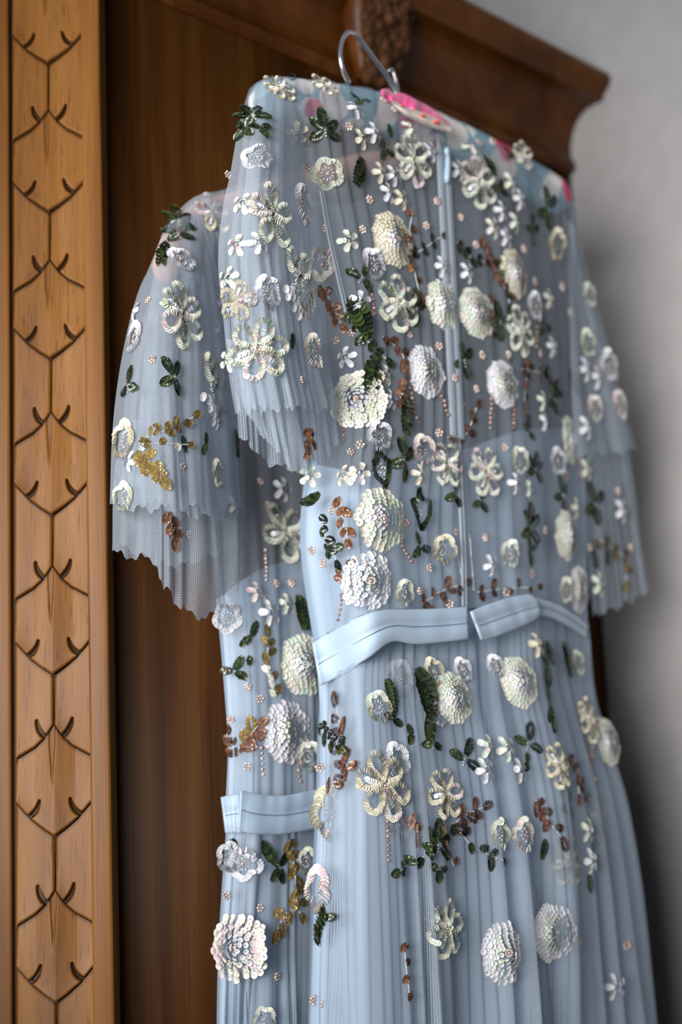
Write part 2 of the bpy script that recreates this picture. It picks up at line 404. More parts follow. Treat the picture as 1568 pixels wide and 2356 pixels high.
# carved grape corbel on the cornice
uc = float((onto(884, 100, WP + 0.035) - FOOT) @ D)
def sph(c, r, seg=8, rg=6, sq=(1, 1, 1)):
    V = [np.array(c) + np.array([0, 0, r * sq[2]])]; F = []
    for i in range(1, rg):
        for j in range(seg):
            a, b = math.pi * i / rg, 2 * math.pi * j / seg
            V.append(np.array(c) + r * np.array([math.sin(a) * math.cos(b) * sq[0], math.sin(a) * math.sin(b) * sq[1], math.cos(a) * sq[2]]))
    V.append(np.array(c) - np.array([0, 0, r * sq[2]])); L = len(V) - 1
    for j in range(seg): F.append([0, 1 + j, 1 + (j + 1) % seg]); F.append([L, L - seg + (j + 1) % seg, L - seg + j])
    for i in range(rg - 2):
        for j in range(seg):
            a = 1 + i * seg + j; b = 1 + i * seg + (j + 1) % seg; F.append([a, a + seg, b + seg, b])
    return np.array(V), F
# corbel block: leaf-sided tapering body
bz0, bz1 = float(onto(880, 185, WP + 0.03)[2]), float(onto(880, -40, WP + 0.05)[2])
rowsb = []
for t in np.linspace(0, 1, 9):
    hw = 0.021 + 0.016 * smooth(t * 1.15); pj = 0.012 + 0.026 * t ** 1.1
    zz = bz0 + (bz1 - bz0) * t
    for du, dw in ((-hw, 0.0), (-hw * 1.06, pj * 0.55), (-hw * 0.8, pj * 0.9), (0, pj), (hw * 0.8, pj * 0.9), (hw * 1.06, pj * 0.55), (hw, 0.0)):
        rowsb.append(from_uvw(np.array(uc + du), np.array(zz - EYE[2]), np.array(WP + 0.012 + dw)))
V = np.array(rowsb); F = [list(q) for q in grid_faces(9, 7)] + [[0, 1, 2, 3, 4, 5, 6], [62, 61, 60, 59, 58, 57, 56]]
corb = put('carved_corbel', mesh_np('carved_corbel', V, F, [M['cornice']], True), wr, label='dark carved grape cluster on the cornice')
gm = None
for r_ in range(13):
    t = 0.04 + 0.92 * r_ / 12; hw = 0.021 + 0.016 * smooth(t * 1.15); pj = 0.012 + 0.026 * t ** 1.1; zz = bz0 + (bz1 - bz0) * t
    ng = 5 + int(3.2 * smooth(t * 1.3))
    for j in range(ng):
        a = (j + (0.5 if r_ % 2 else 0.1)) / ng * 2 - 0.92
        c = from_uvw(np.array(uc + hw * a * 0.95 + 0.004), np.array(zz - EYE[2] + rng.uniform(-.002, .002)), np.array(WP + 0.012 + pj * (1 - 0.22 * a * a) + rng.uniform(-.004, .003)))
        if gm is None:
            V, F = sph((0, 0, 0), 0.0070, 9, 7, (1, 1, 1.15)); gm = mesh_np('grape', V, F, [M['carving']])
        g = bpy.data.objects.new('grape', gm); COL.objects.link(g); g.parent = corb; g.location = c
        g.scale = [rng.uniform(0.8, 1.15)] * 3
# ------------------------------------------------------------------ cloth sheets
def coons(T, B, L, R, nr, nc):
    s = np.linspace(0, 1, nc); t = np.linspace(0, 1, nr)
    Tp, Bp, Lp, Rp = cr(T, s), cr(B, s), cr(L, t), cr(R, t)
    S, TT = s[None, :, None], t[:, None, None]
    P = (1 - TT) * Tp[None] + TT * Bp[None] + (1 - S) * Lp[:, None] + S * Rp[:, None]
    P -= (1 - S) * (1 - TT) * Tp[0] + S * (1 - TT) * Tp[-1] + (1 - S) * TT * Bp[0] + S * TT * Bp[-1]
    return P, np.repeat(s[None], nr, 0), np.repeat(t[:, None], nc, 1)
def foldnoise(s, t, freq, seed, drift=0.6):
    """gathered folds running down the sheet: sums of warped waves across it"""
    r = np.random.RandomState(seed); out = np.zeros_like(s)
    for k in range(5):
        fq = freq * (0.55 + 0.45 * k) * r.uniform(0.85, 1.15); ph = r.uniform(0, 6.28)
        wob = 0.35 * np.sin(t * r.uniform(1.5, 4.5) + r.uniform(0, 6.28)) * drift
        ss = s + 0.03 * np.sin(2 * math.pi * s * r.uniform(1, 3) + ph)
        out += np.sin(2 * math.pi * fq * ss + ph + 2.2 * wob) * (1.0 / (1 + 0.75 * k)) * (0.6 + 0.4 * np.sin(t * 3 + ph))
    v = out / 1.9
    return np.sign(v) * np.abs(v) ** 0.85
class Sheet:
    def __init__(self, name, T, B, L, R, wfun, mat, parent, nr=90, nc=140, fold=None, seed=1, hem=0.0, label=None, flat=False):
        P, S, Tt = coons(T, B, L, R, nr, nc)
        w0 = wfun(S, Tt, P)
        self.base = onto(P[..., 0], P[..., 1], w0)
        w = w0 + (fold(S, Tt, seed) if fold else 0)
        du = np.gradient(self.base, axis=1); dv = np.gradient(self.base, axis=0); nb = np.cross(dv, du)
        for _ in range(10):
            nb[:, 1:-1] = (nb[:, :-2] + nb[:, 1:-1] + nb[:, 2:]) / 3; nb[1:-1] = (nb[:-2] + nb[1:-1] + nb[2:]) / 3
        nb /= np.linalg.norm(nb, axis=2)[..., None] + 1e-12
        nb *= np.where((nb * (EYE - self.base)).sum(2) < 0, -1, 1)[..., None]
        Q = self.base + (w - w0)[..., None] * nb
        if hem:
            e = np.sin(S * 2 * math.pi * hem) * 0.0025 + np.sin(S * 2 * math.pi * hem * 2.7 + 1) * 0.0015
            Q = Q + Z * (e * smooth((Tt - 0.9) / 0.1))[..., None]
        V = Q.reshape(-1, 3); F = grid_faces(nr, nc)[:, ::-1]
        lu = np.concatenate([np.zeros((nr, 1)), np.cumsum(np.linalg.norm(np.diff(Q, axis=1), axis=2), 1)], 1)
        lv = np.concatenate([np.zeros((1, nc)), np.cumsum(np.linalg.norm(np.diff(self.base, axis=0), axis=2), 0)], 0)
        wid = lu[:, -1].mean(); lu = np.repeat(np.linspace(0, wid, nc)[None], nr, 0); hgt = lv[-1].mean(); lv = np.repeat(np.linspace(0, hgt, nr)[:, None], nc, 1)
        self.me = mesh_np(name, V, F, [mat], True, uv=np.stack([lu, lv], -1).reshape(-1, 2))
        self.o = put(name, self.me, parent, label=label)
        self.bvh = BVHTree.FromPolygons([Vector(v) for v in V.tolist()], F.tolist())
        Vb = self.base.reshape(-1, 3)
        self.sbvh = BVHTree.FromPolygons([Vector(v) for v in Vb.tolist()], F.tolist())
    def hit(self, px, py):
        d = Vector(rays(px, py).tolist()); d.normalize(); e = Vector(EYE.tolist())
        h = self.sbvh.ray_cast(e, d)
        if h[0] is None: return None
        n = h[1]
        if n.dot(d) > 0: n = -n
        return np.array(h[0]), np.array(n)

def pleats(amp, freq, grow=(0.2, 1.0), warp=0.5):
    """soft pleats: each rises slowly across the cloth and turns back sharply"""
    def f(s, t, seed):
        r = np.random.RandomState(seed + 100); a, b, c = r.uniform(0, 6.28, 3)
        x = freq * s + warp * (np.sin(2 * math.pi * s * 1.7 + a) + 0.6 * np.sin(2 * math.pi * s * 3.9 + b)) + 0.16 * np.sin(t * 3.1 + c + s * 7)
        k = np.floor(x); p = x - k; hsh = np.abs(np.sin(k * 12.9898 + seed) * 43758.5453) % 1.0
        v = np.where(p < 0.74, smooth(p / 0.74), 1 - smooth((p - 0.74) / 0.26))
        return amp * (grow[0] + (grow[1] - grow[0]) * smooth(t)) * (v - 0.5) * (0.45 + 0.9 * hsh) * 2
    return f
def wave(amp, freq, grow=(0.2, 1.0), drift=0.6):
    return lambda s, t, seed: amp * (grow[0] + (grow[1] - grow[0]) * smooth(t)) * foldnoise(s, t, freq, seed, drift)

HG = 'embroidered tulle gowns hanging on the wardrobe'
def pt(px, py, w): return onto(px, py, w)

# ---- front gown
anchor = pt(1000, 1450, 0.0)
fd = root('gown', (anchor[0], anchor[1], 0.0), 'pale blue sequinned tulle gown with its zipped back towards us, hanging higher and in front', 'dress', HG)
rd_a = pt(620, 1800, -0.11)
rd = root('gown', (rd_a[0], rd_a[1], 0.0), 'pale blue sequinned tulle gown hanging lower, half hidden behind the zipped gown', 'dress', HG)

WT = [(722, 1478), (800, 1432), (880, 1405), (960, 1402), (1070, 1400), (1150, 1395), (1230, 1375), (1300, 1400), (1350, 1440)]
SKT = [(738, 1570), (800, 1538), (860, 1496), (905, 1468), (960, 1472), (1075, 1462), (1110, 1462), (1170, 1440), (1240, 1405), (1300, 1425), (1350, 1452)]
BT = [(575, 204), (640, 180), (720, 182), (800, 194), (880, 212), (940, 244), (1000, 288), (1030, 312), (1060, 310), (1110, 318), (1200, 362), (1270, 415), (1316, 470)]
BL = [(575, 204), (610, 420), (680, 720), (702, 1000), (690, 1250), (722, 1478)]
BR = [(1316, 470), (1324, 600), (1330, 800), (1338, 1000), (1346, 1200), (1350, 1440)]
def w_body(s, t, P):
    w = (-0.052 * (1 - smooth(s / 0.26)) ** 1.3 - 0.03 * smooth((s - 0.72) / 0.28)) * smooth((t + 0.02) / 0.25)
    return w - 0.022 * (1 - smooth(t / 0.06)) - 0.006 * smooth((t - 0.8) / 0.2)
FB = Sheet('back_bodice', BT, WT, BL, BR, w_body, M['tulle_sheer'], fd, 150, 220, lambda s, t, sd: wave(0.0026, 9, (0.15, 1.0))(s, t, sd) + pleats(0.0022, 17, (0.4, 1.0), 0.6)(s, t, sd), 3)
# fine second layer and the sheer front of the bodice, seen through the back
FB2 = Sheet('inner_bodice', [(625, 420), (760, 470), (900, 450), (1080, 470), (1200, 500), (1322, 560)], WT, [(625, 420), (680, 720), (702, 1000), (690, 1250), (722, 1478)], [(1322, 560), (1330, 800), (1338, 1000), (1346, 1200), (1350, 1440)], lambda s, t, P: -0.052 * (1 - smooth(s / 0.26)) ** 1.3 - 0.03 * smooth((s - 0.72) / 0.28) - 0.022, M['tulle_sheer'], fd, 60, 120, wave(0.003, 11, (0.3, 1.0)), 4)
FF = Sheet('front_bodice', [(600, 260), (760, 300), (900, 330), (1050, 390), (1180, 430), (1300, 520)], [(735, 1478), (900, 1420), (1100, 1410), (1345, 1440)], [(600, 260), (690, 700), (715, 1100), (735, 1478)], [(1300, 520), (1322, 800), (1335, 1100), (1345, 1440)],
           lambda s, t, P: -0.088 + 0 * s, M['tulle_sheer'], fd, 60, 110, wave(0.005, 7, (0.5, 1.0)), 6)
# satin lining of the lower bodice
LT = [(704, 1065), (760, 1075), (830, 1090), (900, 1075), (980, 1050), (1048, 1040), (1120, 1015), (1190, 992), (1270, 985), (1338, 1000)]
FL = Sheet('bodice_lining', LT, WT, [(704, 1065), (692, 1250), (722, 1478)], [(1338, 1000), (1346, 1200), (1350, 1440)], lambda s, t, P: -0.052 * (1 - smooth(s / 0.26)) ** 1.3 - 0.03 * smooth((s - 0.72) / 0.28) - 0.016, M['lining'], fd, 40, 90, wave(0.003, 6, (0.5, 1)), 9)
# skirt: lining and gathered tulle over it
SL = [(738, 1570), (730, 1700), (725, 1850), (716, 2050), (710, 2250), (706, 2420), (700, 2800)]
SR = [(1350, 1452), (1364, 1600), (1396, 1710), (1437, 1845), (1470, 2030), (1494, 2230), (1514, 2420), (1540, 2800)]
SB = [(700, 2800), (900, 2812), (1200, 2815), (1540, 2800)]
def w_skirt(s, t, P):
    return -0.050 * (1 - smooth(s / 0.18)) ** 1.3 - 0.03 * smooth((s - 0.75) / 0.25) + 0.02 * smooth(t / 0.4) - 0.008 * (1 - smooth(t / 0.1))
SKF = lambda s, t, sd: pleats(0.009, 10, (0.10, 1.0), 0.7)(s, t, 12) + wave(0.007, 5, (0.1, 1.0), 0.4)(s, t, 12)
FKL = Sheet('skirt_lining', [(x + 4, y - 6) for x, y in WT], SB, [(726, 1472)] + [(x + 10, y) for x, y in SL[1:]], [(1354, 1434)] + SR[1:], lambda s, t, P: w_skirt(s, t, P) - 0.013, M['lining'], fd, 120, 260, SKF, 12)
FK = Sheet('skirt', SKT, SB, SL, SR, w_skirt, M['tulle'], fd, 150, 300, lambda s, t, sd: SKF(s, t, 12) + pleats(0.0010, 27, (0.4, 1.0), 0.9)(s, t, 13) + 0.003, 13)
SKIRT_BACK = Sheet('front_skirt', SKT, SB, SL, SR, lambda s, t, P: w_skirt(s, t, P) * 0.4 - 0.075, M['lining'], fd, 40, 90, wave(0.006, 8, (0.2, 1.0)), 15)
# near sleeve, two gathered tiers
FS1 = Sheet('sleeve_frill', [(572, 204), (600, 184), (640, 176), (688, 180)], [(541, 958), (575, 948), (600, 946), (632, 940), (665, 932), (672, 940), (700, 938), (735, 944), (773, 936)],
            [(572, 204), (549, 290), (530, 400), (513, 480), (502, 600), (512, 720), (524, 850), (541, 958)], [(688, 180), (700, 300), (706, 450), (720, 600), (736, 740), (753, 850), (773, 936)],
            lambda s, t, P: -0.006 + 0.026 * np.sin(math.pi * s) * smooth(t / 0.3) - 0.012 * (1 - smooth(t / 0.12)), M['tulle_sleeve'], fd, 110, 130, wave(0.006, 5, (0.1, 1.0)), 21, hem=7)
FS2 = Sheet('sleeve_frill', [(520, 780), (640, 790), (762, 790)], [(575, 968), (590, 992), (608, 1006), (632, 1032), (648, 1046), (668, 1078), (700, 1092), (722, 1066), (748, 1062), (778, 1000)],
            [(520, 780), (545, 890), (575, 968)], [(762, 790), (772, 900), (778, 1000)], lambda s, t, P: -0.022 + 0.022 * np.sin(math.pi * s), M['tulle_sleeve'], fd, 50, 110, wave(0.006, 6, (0.3, 1.0)), 22, hem=6)
FS3 = Sheet('sleeve_back', [(560, 320), (630, 330), (720, 340)], [(552, 1010), (620, 1060), (700, 1085), (765, 1010)], [(560, 320), (530, 600), (552, 1010)], [(720, 340), (750, 700), (765, 1010)],
            lambda s, t, P: -0.055 + 0.01 * s, M['tulle_sleeve'], fd, 50, 80, wave(0.005, 5, (0.3, 1.0)), 23, hem=5)
# far sleeve
FR1 = Sheet('sleeve_frill', [(1304, 470), (1312, 468), (1322, 474)], [(1330, 1056), (1352, 1050), (1375, 1046), (1410, 1040), (1440, 1038), (1466, 1026)],
            [(1304, 470), (1310, 700), (1316, 900), (1330, 1056)], [(1322, 474), (1341, 620), (1386, 745), (1421, 870), (1446, 960), (1466, 1026)], lambda s, t, P: -0.016 - 0.008 * s, M['tulle_sleeve'], fd, 80, 90, wave(0.004, 3.2, (0.05, 1.0)), 31, hem=4)
FR2 = Sheet('sleeve_frill', [(1322, 940), (1380, 930), (1432, 950)], [(1360, 1424), (1384, 1410), (1424, 1396), (1458, 1380), (1492, 1356)],
            [(1322, 940), (1340, 1200), (1360, 1424)], [(1432, 950), (1448, 1100), (1470, 1230), (1492, 1356)], lambda s, t, P: -0.03 - 0.006 * s, M['tulle_sleeve'], fd, 70, 90, wave(0.0045, 3, (0.1, 1.0)), 32, hem=4)
FR3 = Sheet('sleeve_back', [(1306, 520), (1326, 520)], [(1340, 1410), (1440, 1100), (1480, 1330)], [(1306, 520), (1325, 900), (1340, 1410)], [(1326, 520), (1430, 960), (1480, 1330)], lambda s, t, P: -0.05 + 0 * s, M['tulle_sleeve'], fd, 60, 60, wave(0.004, 3, (0.1, 1.0)), 33, hem=4)

# ---- rear gown
w_rear = lambda s, t, P: -0.112 - 0.02 * (1 - smooth(s / 0.35)) - 0.026 * smooth((1430 - P[..., 1]) / 300) * smooth((P[..., 1] - 640) / 200)
RB_T = [(392, 500), (450, 452), (515, 436), (640, 400), (740, 420)]
RB_L = [(392, 500), (425, 800), (470, 1150), (497, 1395), (512, 1550), (521, 1700), (519, 1834)]
RB_R = [(740, 420), (745, 1000), (745, 1500), (748, 1826)]
RB_B = [(519, 1834), (560, 1834), (640, 1840), (748, 1826)]
RB = Sheet('bodice', RB_T, RB_B, RB_L, RB_R, w_rear, M['tulle'], rd, 120, 110, wave(0.004, 5, (0.2, 1.0)), 41)
RBL = Sheet('bodice_lining', [(497, 1380), (600, 1310), (745, 1270)], RB_B, [(497, 1380), (514, 1550), (524, 1700), (519, 1834)], [(745, 1270), (745, 1500), (748, 1826)], lambda s, t, P: w_rear(s, t, P) - 0.012, M['lining'], rd, 60, 70, wave(0.004, 4, (0.4, 1.0)), 42)
RK_T = [(520, 1912), (556, 1908), (620, 1918), (748, 1902)]; RK_L = [(520, 1912), (508, 2060), (499, 2200), (493, 2420), (488, 2800)]; RK_R = [(748, 1902), (750, 2300), (752, 2800)]; RK_B = [(488, 2800), (620, 2810), (752, 2800)]
RK = Sheet('skirt', RK_T, RK_B, RK_L, RK_R, w_rear, M['tulle'], rd, 110, 120, lambda s, t, sd: pleats(0.006, 5, (0.15, 1.0))(s, t, sd) + wave(0.002, 9, (0.2, 1.0), 0.4)(s, t, sd), 43)
RKL = Sheet('skirt_lining', RK_T, RK_B, RK_L, RK_R, lambda s, t, P: w_rear(s, t, P) - 0.012, M['lining'], rd, 70, 120, lambda s, t, sd: pleats(0.006, 5, (0.15, 1.0))(s, t, 43) - 0.001, 44)
w_rs = lambda s, t, P: -0.118 + 0.05 * np.sin(math.pi * np.clip(s * 0.9 + 0.05, 0, 1)) * smooth(t / 0.35) - 0.01 * (1 - smooth(s / 0.2))
RS1 = Sheet('sleeve_frill', [(352, 602), (385, 512), (440, 466), (515, 438)], [(258, 1166), (300, 1172), (350, 1170), (420, 1182), (470, 1192), (510, 1196), (563, 1188)],
            [(352, 602), (320, 668), (294, 765), (275, 880), (264, 1000), (258, 1166)], [(515, 438), (512, 600), (527, 800), (546, 1000), (563, 1188)], w_rs, M['tulle_sleeve'], rd, 110, 150, wave(0.006, 5, (0.08, 1.0)), 51, hem=6)
RS2 = Sheet('sleeve_frill', [(282, 960), (420, 980), (552, 960)], [(258, 1272), (300, 1280), (335, 1284), (361, 1296), (368, 1330), (395, 1372), (428, 1402), (462, 1420), (496, 1412), (530, 1375), (567, 1290)],
            [(282, 960), (262, 1110), (258, 1272)], [(552, 960), (568, 1130), (567, 1290)], lambda s, t, P: w_rs(s, t, P) * 0.6 - 0.052, M['tulle_sleeve'], rd, 70, 150, wave(0.006, 6, (0.25, 1.0)), 52, hem=8)
RSU = Sheet('sleeve_underlayer', [(384, 520), (420, 500), (462, 492)], [(308, 1150), (400, 1162), (480, 1172), (556, 1168)], [(384, 520), (352, 640), (334, 800), (318, 950), (308, 1150)], [(462, 492), (502, 640), (526, 800), (542, 1000), (556, 1168)], lambda s, t, P: -0.112 + 0.04 * np.sin(math.pi * np.clip(s * 0.8 + 0.1, 0, 1)) * smooth(t / 0.35), M['tulle_sleeve'], rd, 80, 110, wave(0.006, 3.5, (0.08, 1.0)), 54, hem=6)
FSU = Sheet('sleeve_underlayer', [(590, 230), (630, 210), (680, 215)], [(562, 930), (610, 938), (668, 926), (700, 915)], [(590, 230), (566, 400), (552, 620), (562, 930)], [(680, 215), (690, 450), (690, 700), (700, 915)], lambda s, t, P: -0.016 + 0.022 * np.sin(math.pi * s) * smooth(t / 0.3), M['tulle_sleeve'], fd, 80, 90, wave(0.005, 3, (0.1, 1.0)), 24, hem=5)
RS3 = Sheet('sleeve_back', [(370, 600), (440, 500), (515, 470)], [(275, 1255), (400, 1300), (560, 1250)], [(370, 600), (290, 900), (275, 1255)], [(515, 470), (540, 900), (560, 1250)], lambda s, t, P: -0.158 + 0.004 * s, M['tulle_sleeve'], rd, 60, 80, wave(0.004, 5, (0.2, 1.0)), 53, hem=6)

# ---- ribbons
def ribbon(name, top, bot, wf, parent, w_amp=0.0012, seed=1, nc=70):
    nr = 17; s = np.linspace(0, 1, nc); t = np.linspace(0, 1, nr)
    A, B = cr(top, s), cr(bot, s)
    P = A[None] * (1 - t)[:, None, None] + B[None] * t[:, None, None]
    S = np.repeat(s[None], nr, 0); T_ = np.repeat(t[:, None], nc, 1)
    bulge = np.where(T_ < 0.5, np.sin(math.pi * T_ / 0.5), np.sin(math.pi * (T_ - 0.5) / 0.5)) * 0.0016 + np.where(T_ >= 0.5, 0.001, 0)
    w = wf(S, T_) + bulge + w_amp * foldnoise(S, T_, 2.2, seed)
    V = onto(P[..., 0], P[..., 1], w).reshape(-1, 3); Vb = V - N * 0.0016
    n = len(V); F = grid_faces(nr, nc)[:, ::-1]; idx = np.arange(n).reshape(nr, nc)
    ring = np.concatenate([idx[0], idx[1:, -1], idx[-1, ::-1][1:], idx[::-1, 0][1:-1]]); b = np.roll(ring, -1)
    S4 = np.stack([ring, b, b + n, ring + n], -1)
    o = put(name, mesh_np(name, np.vstack([V, Vb]), np.vstack([F, F[:, ::-1] + n, S4]), [M['ribbon']]), parent)
    # stitched line along the middle
    mid = V.reshape(nr, nc, 3)[nr // 2] + N * 0.0007
    Vs, Fs = tube(mid + N * 0.0004, 0.00032, 5); o2 = put('stitching', mesh_np('stitching', Vs, Fs, [M['stitch']]), o)
    return o
wl = lambda px_w: px_w
ribbon('waist_ribbon', [(720, 1479), (770, 1447), (830, 1418), (880, 1404), (950, 1402), (1010, 1400), (1076, 1396)], [(738, 1578), (790, 1552), (850, 1513), (902, 1477), (955, 1482), (1015, 1478), (1079, 1470)],
       lambda s, t: -0.053 * (1 - smooth(s / 0.46)) ** 1.3 + 0.006, fd, seed=2)
ribbon('waist_ribbon', [(1083, 1407), (1120, 1392), (1170, 1376), (1216, 1368), (1236, 1380)], [(1108, 1472), (1125, 1470), (1165, 1456), (1228, 1428), (1243, 1410)], lambda s, t: 0.009 - 0.006 * s, fd, seed=3, nc=40)
ribbon('waist_ribbon', [(1222, 1372), (1262, 1384), (1300, 1400), (1352, 1438)], [(1222, 1418), (1262, 1420), (1306, 1440), (1349, 1468)], lambda s, t: 0.0 - 0.03 * s, fd, seed=4, nc=40)
ribbon('waist_ribbon', [(555, 1818), (600, 1828), (650, 1831), (700, 1822), (748, 1812)], [(550, 1908), (575, 1918), (640, 1920), (700, 1912), (748, 1902)], lambda s, t: -0.100 + 0 * s, rd, seed=5)
ribbon('waist_ribbon', [(510, 1834), (535, 1828), (562, 1826)], [(520, 1918), (540, 1917), (562, 1914)], lambda s, t: -0.128 + 0.01 * s, rd, seed=6, nc=20)

# ---- zip and seams: strips that follow the bodice
def strip(name, line, width, mat, sheet, parent, lift=0.0012, n=60, label=None):
    P = cr(line, np.linspace(0, 1, n)); pts = []
    for x, y in P:
        h = sheet.hit(x, y); pts.append(h[0] + h[1] * lift if h else onto(x, y, lift))
    pts = np.array(pts); T = np.gradient(pts, axis=0); T /= np.linalg.norm(T, axis=1)[:, None]
    B = np.cross(T, N); B /= np.linalg.norm(B, axis=1)[:, None]
    prof = [(-1, 0), (-0.92, 0.0006), (-0.12, 0.0009), (0, 0.0002), (0.12, 0.0009), (0.92, 0.0006), (1, 0)]
    V = np.stack([pts + B * a * width / 2 + N * h for a, h in prof], 1); m = len(prof)
    return put(name, mesh_np(name, V.reshape(-1, 3), grid_faces(n, m), [mat]), parent, label=label), pts
zp_, zpts = strip('zip_tape', [(1016, 330), (1022, 450), (1030, 600), (1038, 760), (1045, 900), (1050, 1010)], 0.019, M['zip'], FB, fd)
strip('centre_seam', [(1052, 1010), (1060, 1150), (1066, 1280), (1068, 1396)], 0.008, M['zip'], FB, fd, 0.0003)
strip('armhole_seam', [(742, 440), (760, 540), (782, 640), (800, 720)], 0.006, M['zip'], FB, fd, 0.0022)
strip('skirt_seam', [(1084, 1476), (1096, 1540), (1108, 1620), (1118, 1700), (1124, 1780)], 0.0014, M['stitch'], FK, fd, 0.0012)
h0 = FB.hit(1021, 352); c0 = h0[0] + N * 0.0032
V, F = sph(c0, 0.0034, 10, 8, (0.8, 0.8, 1.3)); zs = put('zip_slider', mesh_np('zip_slider', V, F, [M['zip_pull']]), fd)
pa = [FB.hit(1020, y)[0] + N * (0.0055 - 0.002 * k / 4) for k, y in enumerate((356, 372, 390, 408, 424))]
V, F = tube(pa, [0.0012, 0.0022, 0.0025, 0.0027, 0.0017], 10); put('zip_pull', mesh_np('zip_pull', V, F, [M['zip_pull']]), zs)

# ------------------------------------------------------------------ hangers
def hook(pts_px, ws, r, parent):
    P = [pt(x, y, w) for (x, y), w in zip(pts_px, ws)]
    P = np.array([cr(np.array(P), q) for q in np.linspace(0, 1, 40)])
    V, F = tube(P, r, 12); return put('hook', mesh_np('hook', V, F, [M['chrome']]), parent)
ha = pt(920, 250, -0.03)
hg = root('clothes_hanger', tuple(ha), 'padded floral clothes hanger with pink ruffle and chrome hook inside the zipped gown', 'hanger', 'padded hangers in the gowns')
hook([(924, 262), (912, 216), (890, 176), (862, 138), (835, 102), (818, 80), (803, 74), (790, 86), (782, 112), (783, 140), (790, 166), (803, 192)],
     [-0.028, -0.028, -0.028, -0.027, -0.025, -0.024, -0.024, -0.024, -0.024, -0.024, -0.025, -0.026], 0.0021, hg)
bar = [(588, 250), (640, 234), (700, 236), (780, 246), (860, 260), (930, 278), (1000, 306), (1080, 342), (1160, 384), (1230, 424), (1296, 466)]
bp = cr(bar, np.linspace(0, 1, 50))
bw = np.interp(np.linspace(0, 1, 50), [0, 0.1, 0.6, 1], [-0.052, -0.05, -0.05, -0.054])
V, F = tube(onto(bp[:, 0], bp[:, 1], bw), np.interp(np.linspace(0, 1, 50), [0, 0.03, 0.5, 0.97, 1], [0.008, 0.019, 0.0185, 0.019, 0.009]), 18)
put('padded_bar', mesh_np('padded_bar', V, F, [M['floral']]), hg)
def ribbon_ruffle(name, top, bot, wf, mat, parent, amp, freq, seed):
    P, S, T_ = coons(top, bot, [top[0], bot[0]], [top[-1], bot[-1]], 14, 60)
    w = wf + amp * foldnoise(S, T_, freq, seed) + 0.004 * np.sin(math.pi * T_)
    V = onto(P[..., 0], P[..., 1], w).reshape(-1, 3); F = grid_faces(14, 60)[:, ::-1]; n = len(V)
    return put(name, mesh_np(name, np.vstack([V, V - N * 0.001]), np.vstack([F, F[:, ::-1] + n]), [mat]), parent)
ribbon_ruffle('ruffle', [(876, 206), (892, 204), (906, 214), (925, 214), (950, 226), (985, 244), (1010, 262), (1036, 286)], [(880, 222), (900, 240), (930, 256), (960, 270), (990, 280), (1030, 304)], -0.018, M['pink'], hg, 0.004, 3, 4)
lb = ribbon_ruffle('printed_band', [(898, 228), (930, 244), (960, 254), (1000, 270), (1038, 292)], [(912, 252), (945, 272), (985, 290), (1034, 306)], -0.012, plain('cream_cotton', rgba(240, 224, 212), 0.7), hg, 0.0015, 2, 5)
M['red'] = plain('red_print', rgba(214, 84, 80), 0.7)
for x, y, s in ((925, 243, 6), (972, 266, 8), (1004, 281, 10), (950, 254, 3)):
    c = pt(x, y, -0.0065); V, F = sph(c, s * 0.00028, 8, 5, (1.2, 1.2, 0.6)); put('printed_mark', mesh_np('printed_mark', V, F, [M['red']]), lb)
ra = pt(520, 500, -0.13)
hr = root('clothes_hanger', tuple(ra), 'peach padded clothes hanger glimpsed through the sheer shoulder of the lower gown', 'hanger', 'padded hangers in the gowns')
bar = [(378, 650), (392, 590), (426, 528), (475, 494), (540, 474), (640, 440), (760, 400), (830, 380), (900, 370)]
bp = cr(bar, np.linspace(0, 1, 40))
V, F = tube(onto(bp[:, 0], bp[:, 1], -0.136 + 0 * bp[:, 0]), np.interp(np.linspace(0, 1, 40), [0, 0.04, 0.5, 1], [0.006, 0.013, 0.012, 0.011]), 16)
put('padded_bar', mesh_np('padded_bar', V, F, [M['peach']]), hr)
hook([(900, 372), (905, 300), (913, 240), (914, 205), (906, 172), (900, 158), (893, 164)], [-0.13, -0.10, -0.062, -0.052, -0.05, -0.05, -0.05], 0.0014, hr)
# ------------------------------------------------------------------ sequin and bead embroidery
PAL = {
    'white': [(242, 242, 246), (236, 237, 244), (246, 244, 244), (232, 234, 242), (238, 234, 244)],
    'cream': [(238, 230, 206), (234, 226, 204), (240, 234, 216), (228, 222, 198)],
    'green': [(234, 238, 216), (238, 240, 224), (228, 238, 222), (240, 236, 220), (218, 236, 218), (242, 232, 228), (240, 238, 226)],
    'pink': [(242, 226, 226), (244, 234, 226), (232, 238, 222), (240, 232, 238), (246, 216, 224), (242, 238, 222)],
    'leaf': [(36, 46, 30), (48, 60, 34), (28, 38, 27), (66, 82, 46), (42, 54, 33), (58, 72, 40)],
    'dark': [(22, 30, 28), (28, 38, 32), (30, 44, 34), (36, 46, 34)],
    'brown': [(112, 76, 56), (130, 90, 66), (94, 62, 48), (140, 104, 74), (122, 86, 82)],
    'gold': [(142, 118, 66), (126, 104, 56), (158, 136, 86), (118, 100, 64)],
    'rose': [(222, 200, 190), (206, 182, 172), (232, 214, 208), (190, 164, 154)],
    'silver': [(200, 204, 206), (220, 214, 206), (180, 188, 186), (206, 220, 218)],
    'copper': [(172, 138, 124), (154, 120, 110), (190, 154, 140)],
}
PAL = {k: np.array([srgb(*c) for c in v]) * (0.84 if k in ('white', 'cream', 'green', 'pink') else 1.0) for k, v in PAL.items()}
def pick(key, n):
    p = PAL[key]; c = p[NR.randint(0, len(p), n)]
    return np.clip(c * (1 + NR.uniform(-.08, .08, (n, 1))), 0, 1)
SEG = 9
_th = np.linspace(0, 2 * math.pi, SEG, endpoint=False)
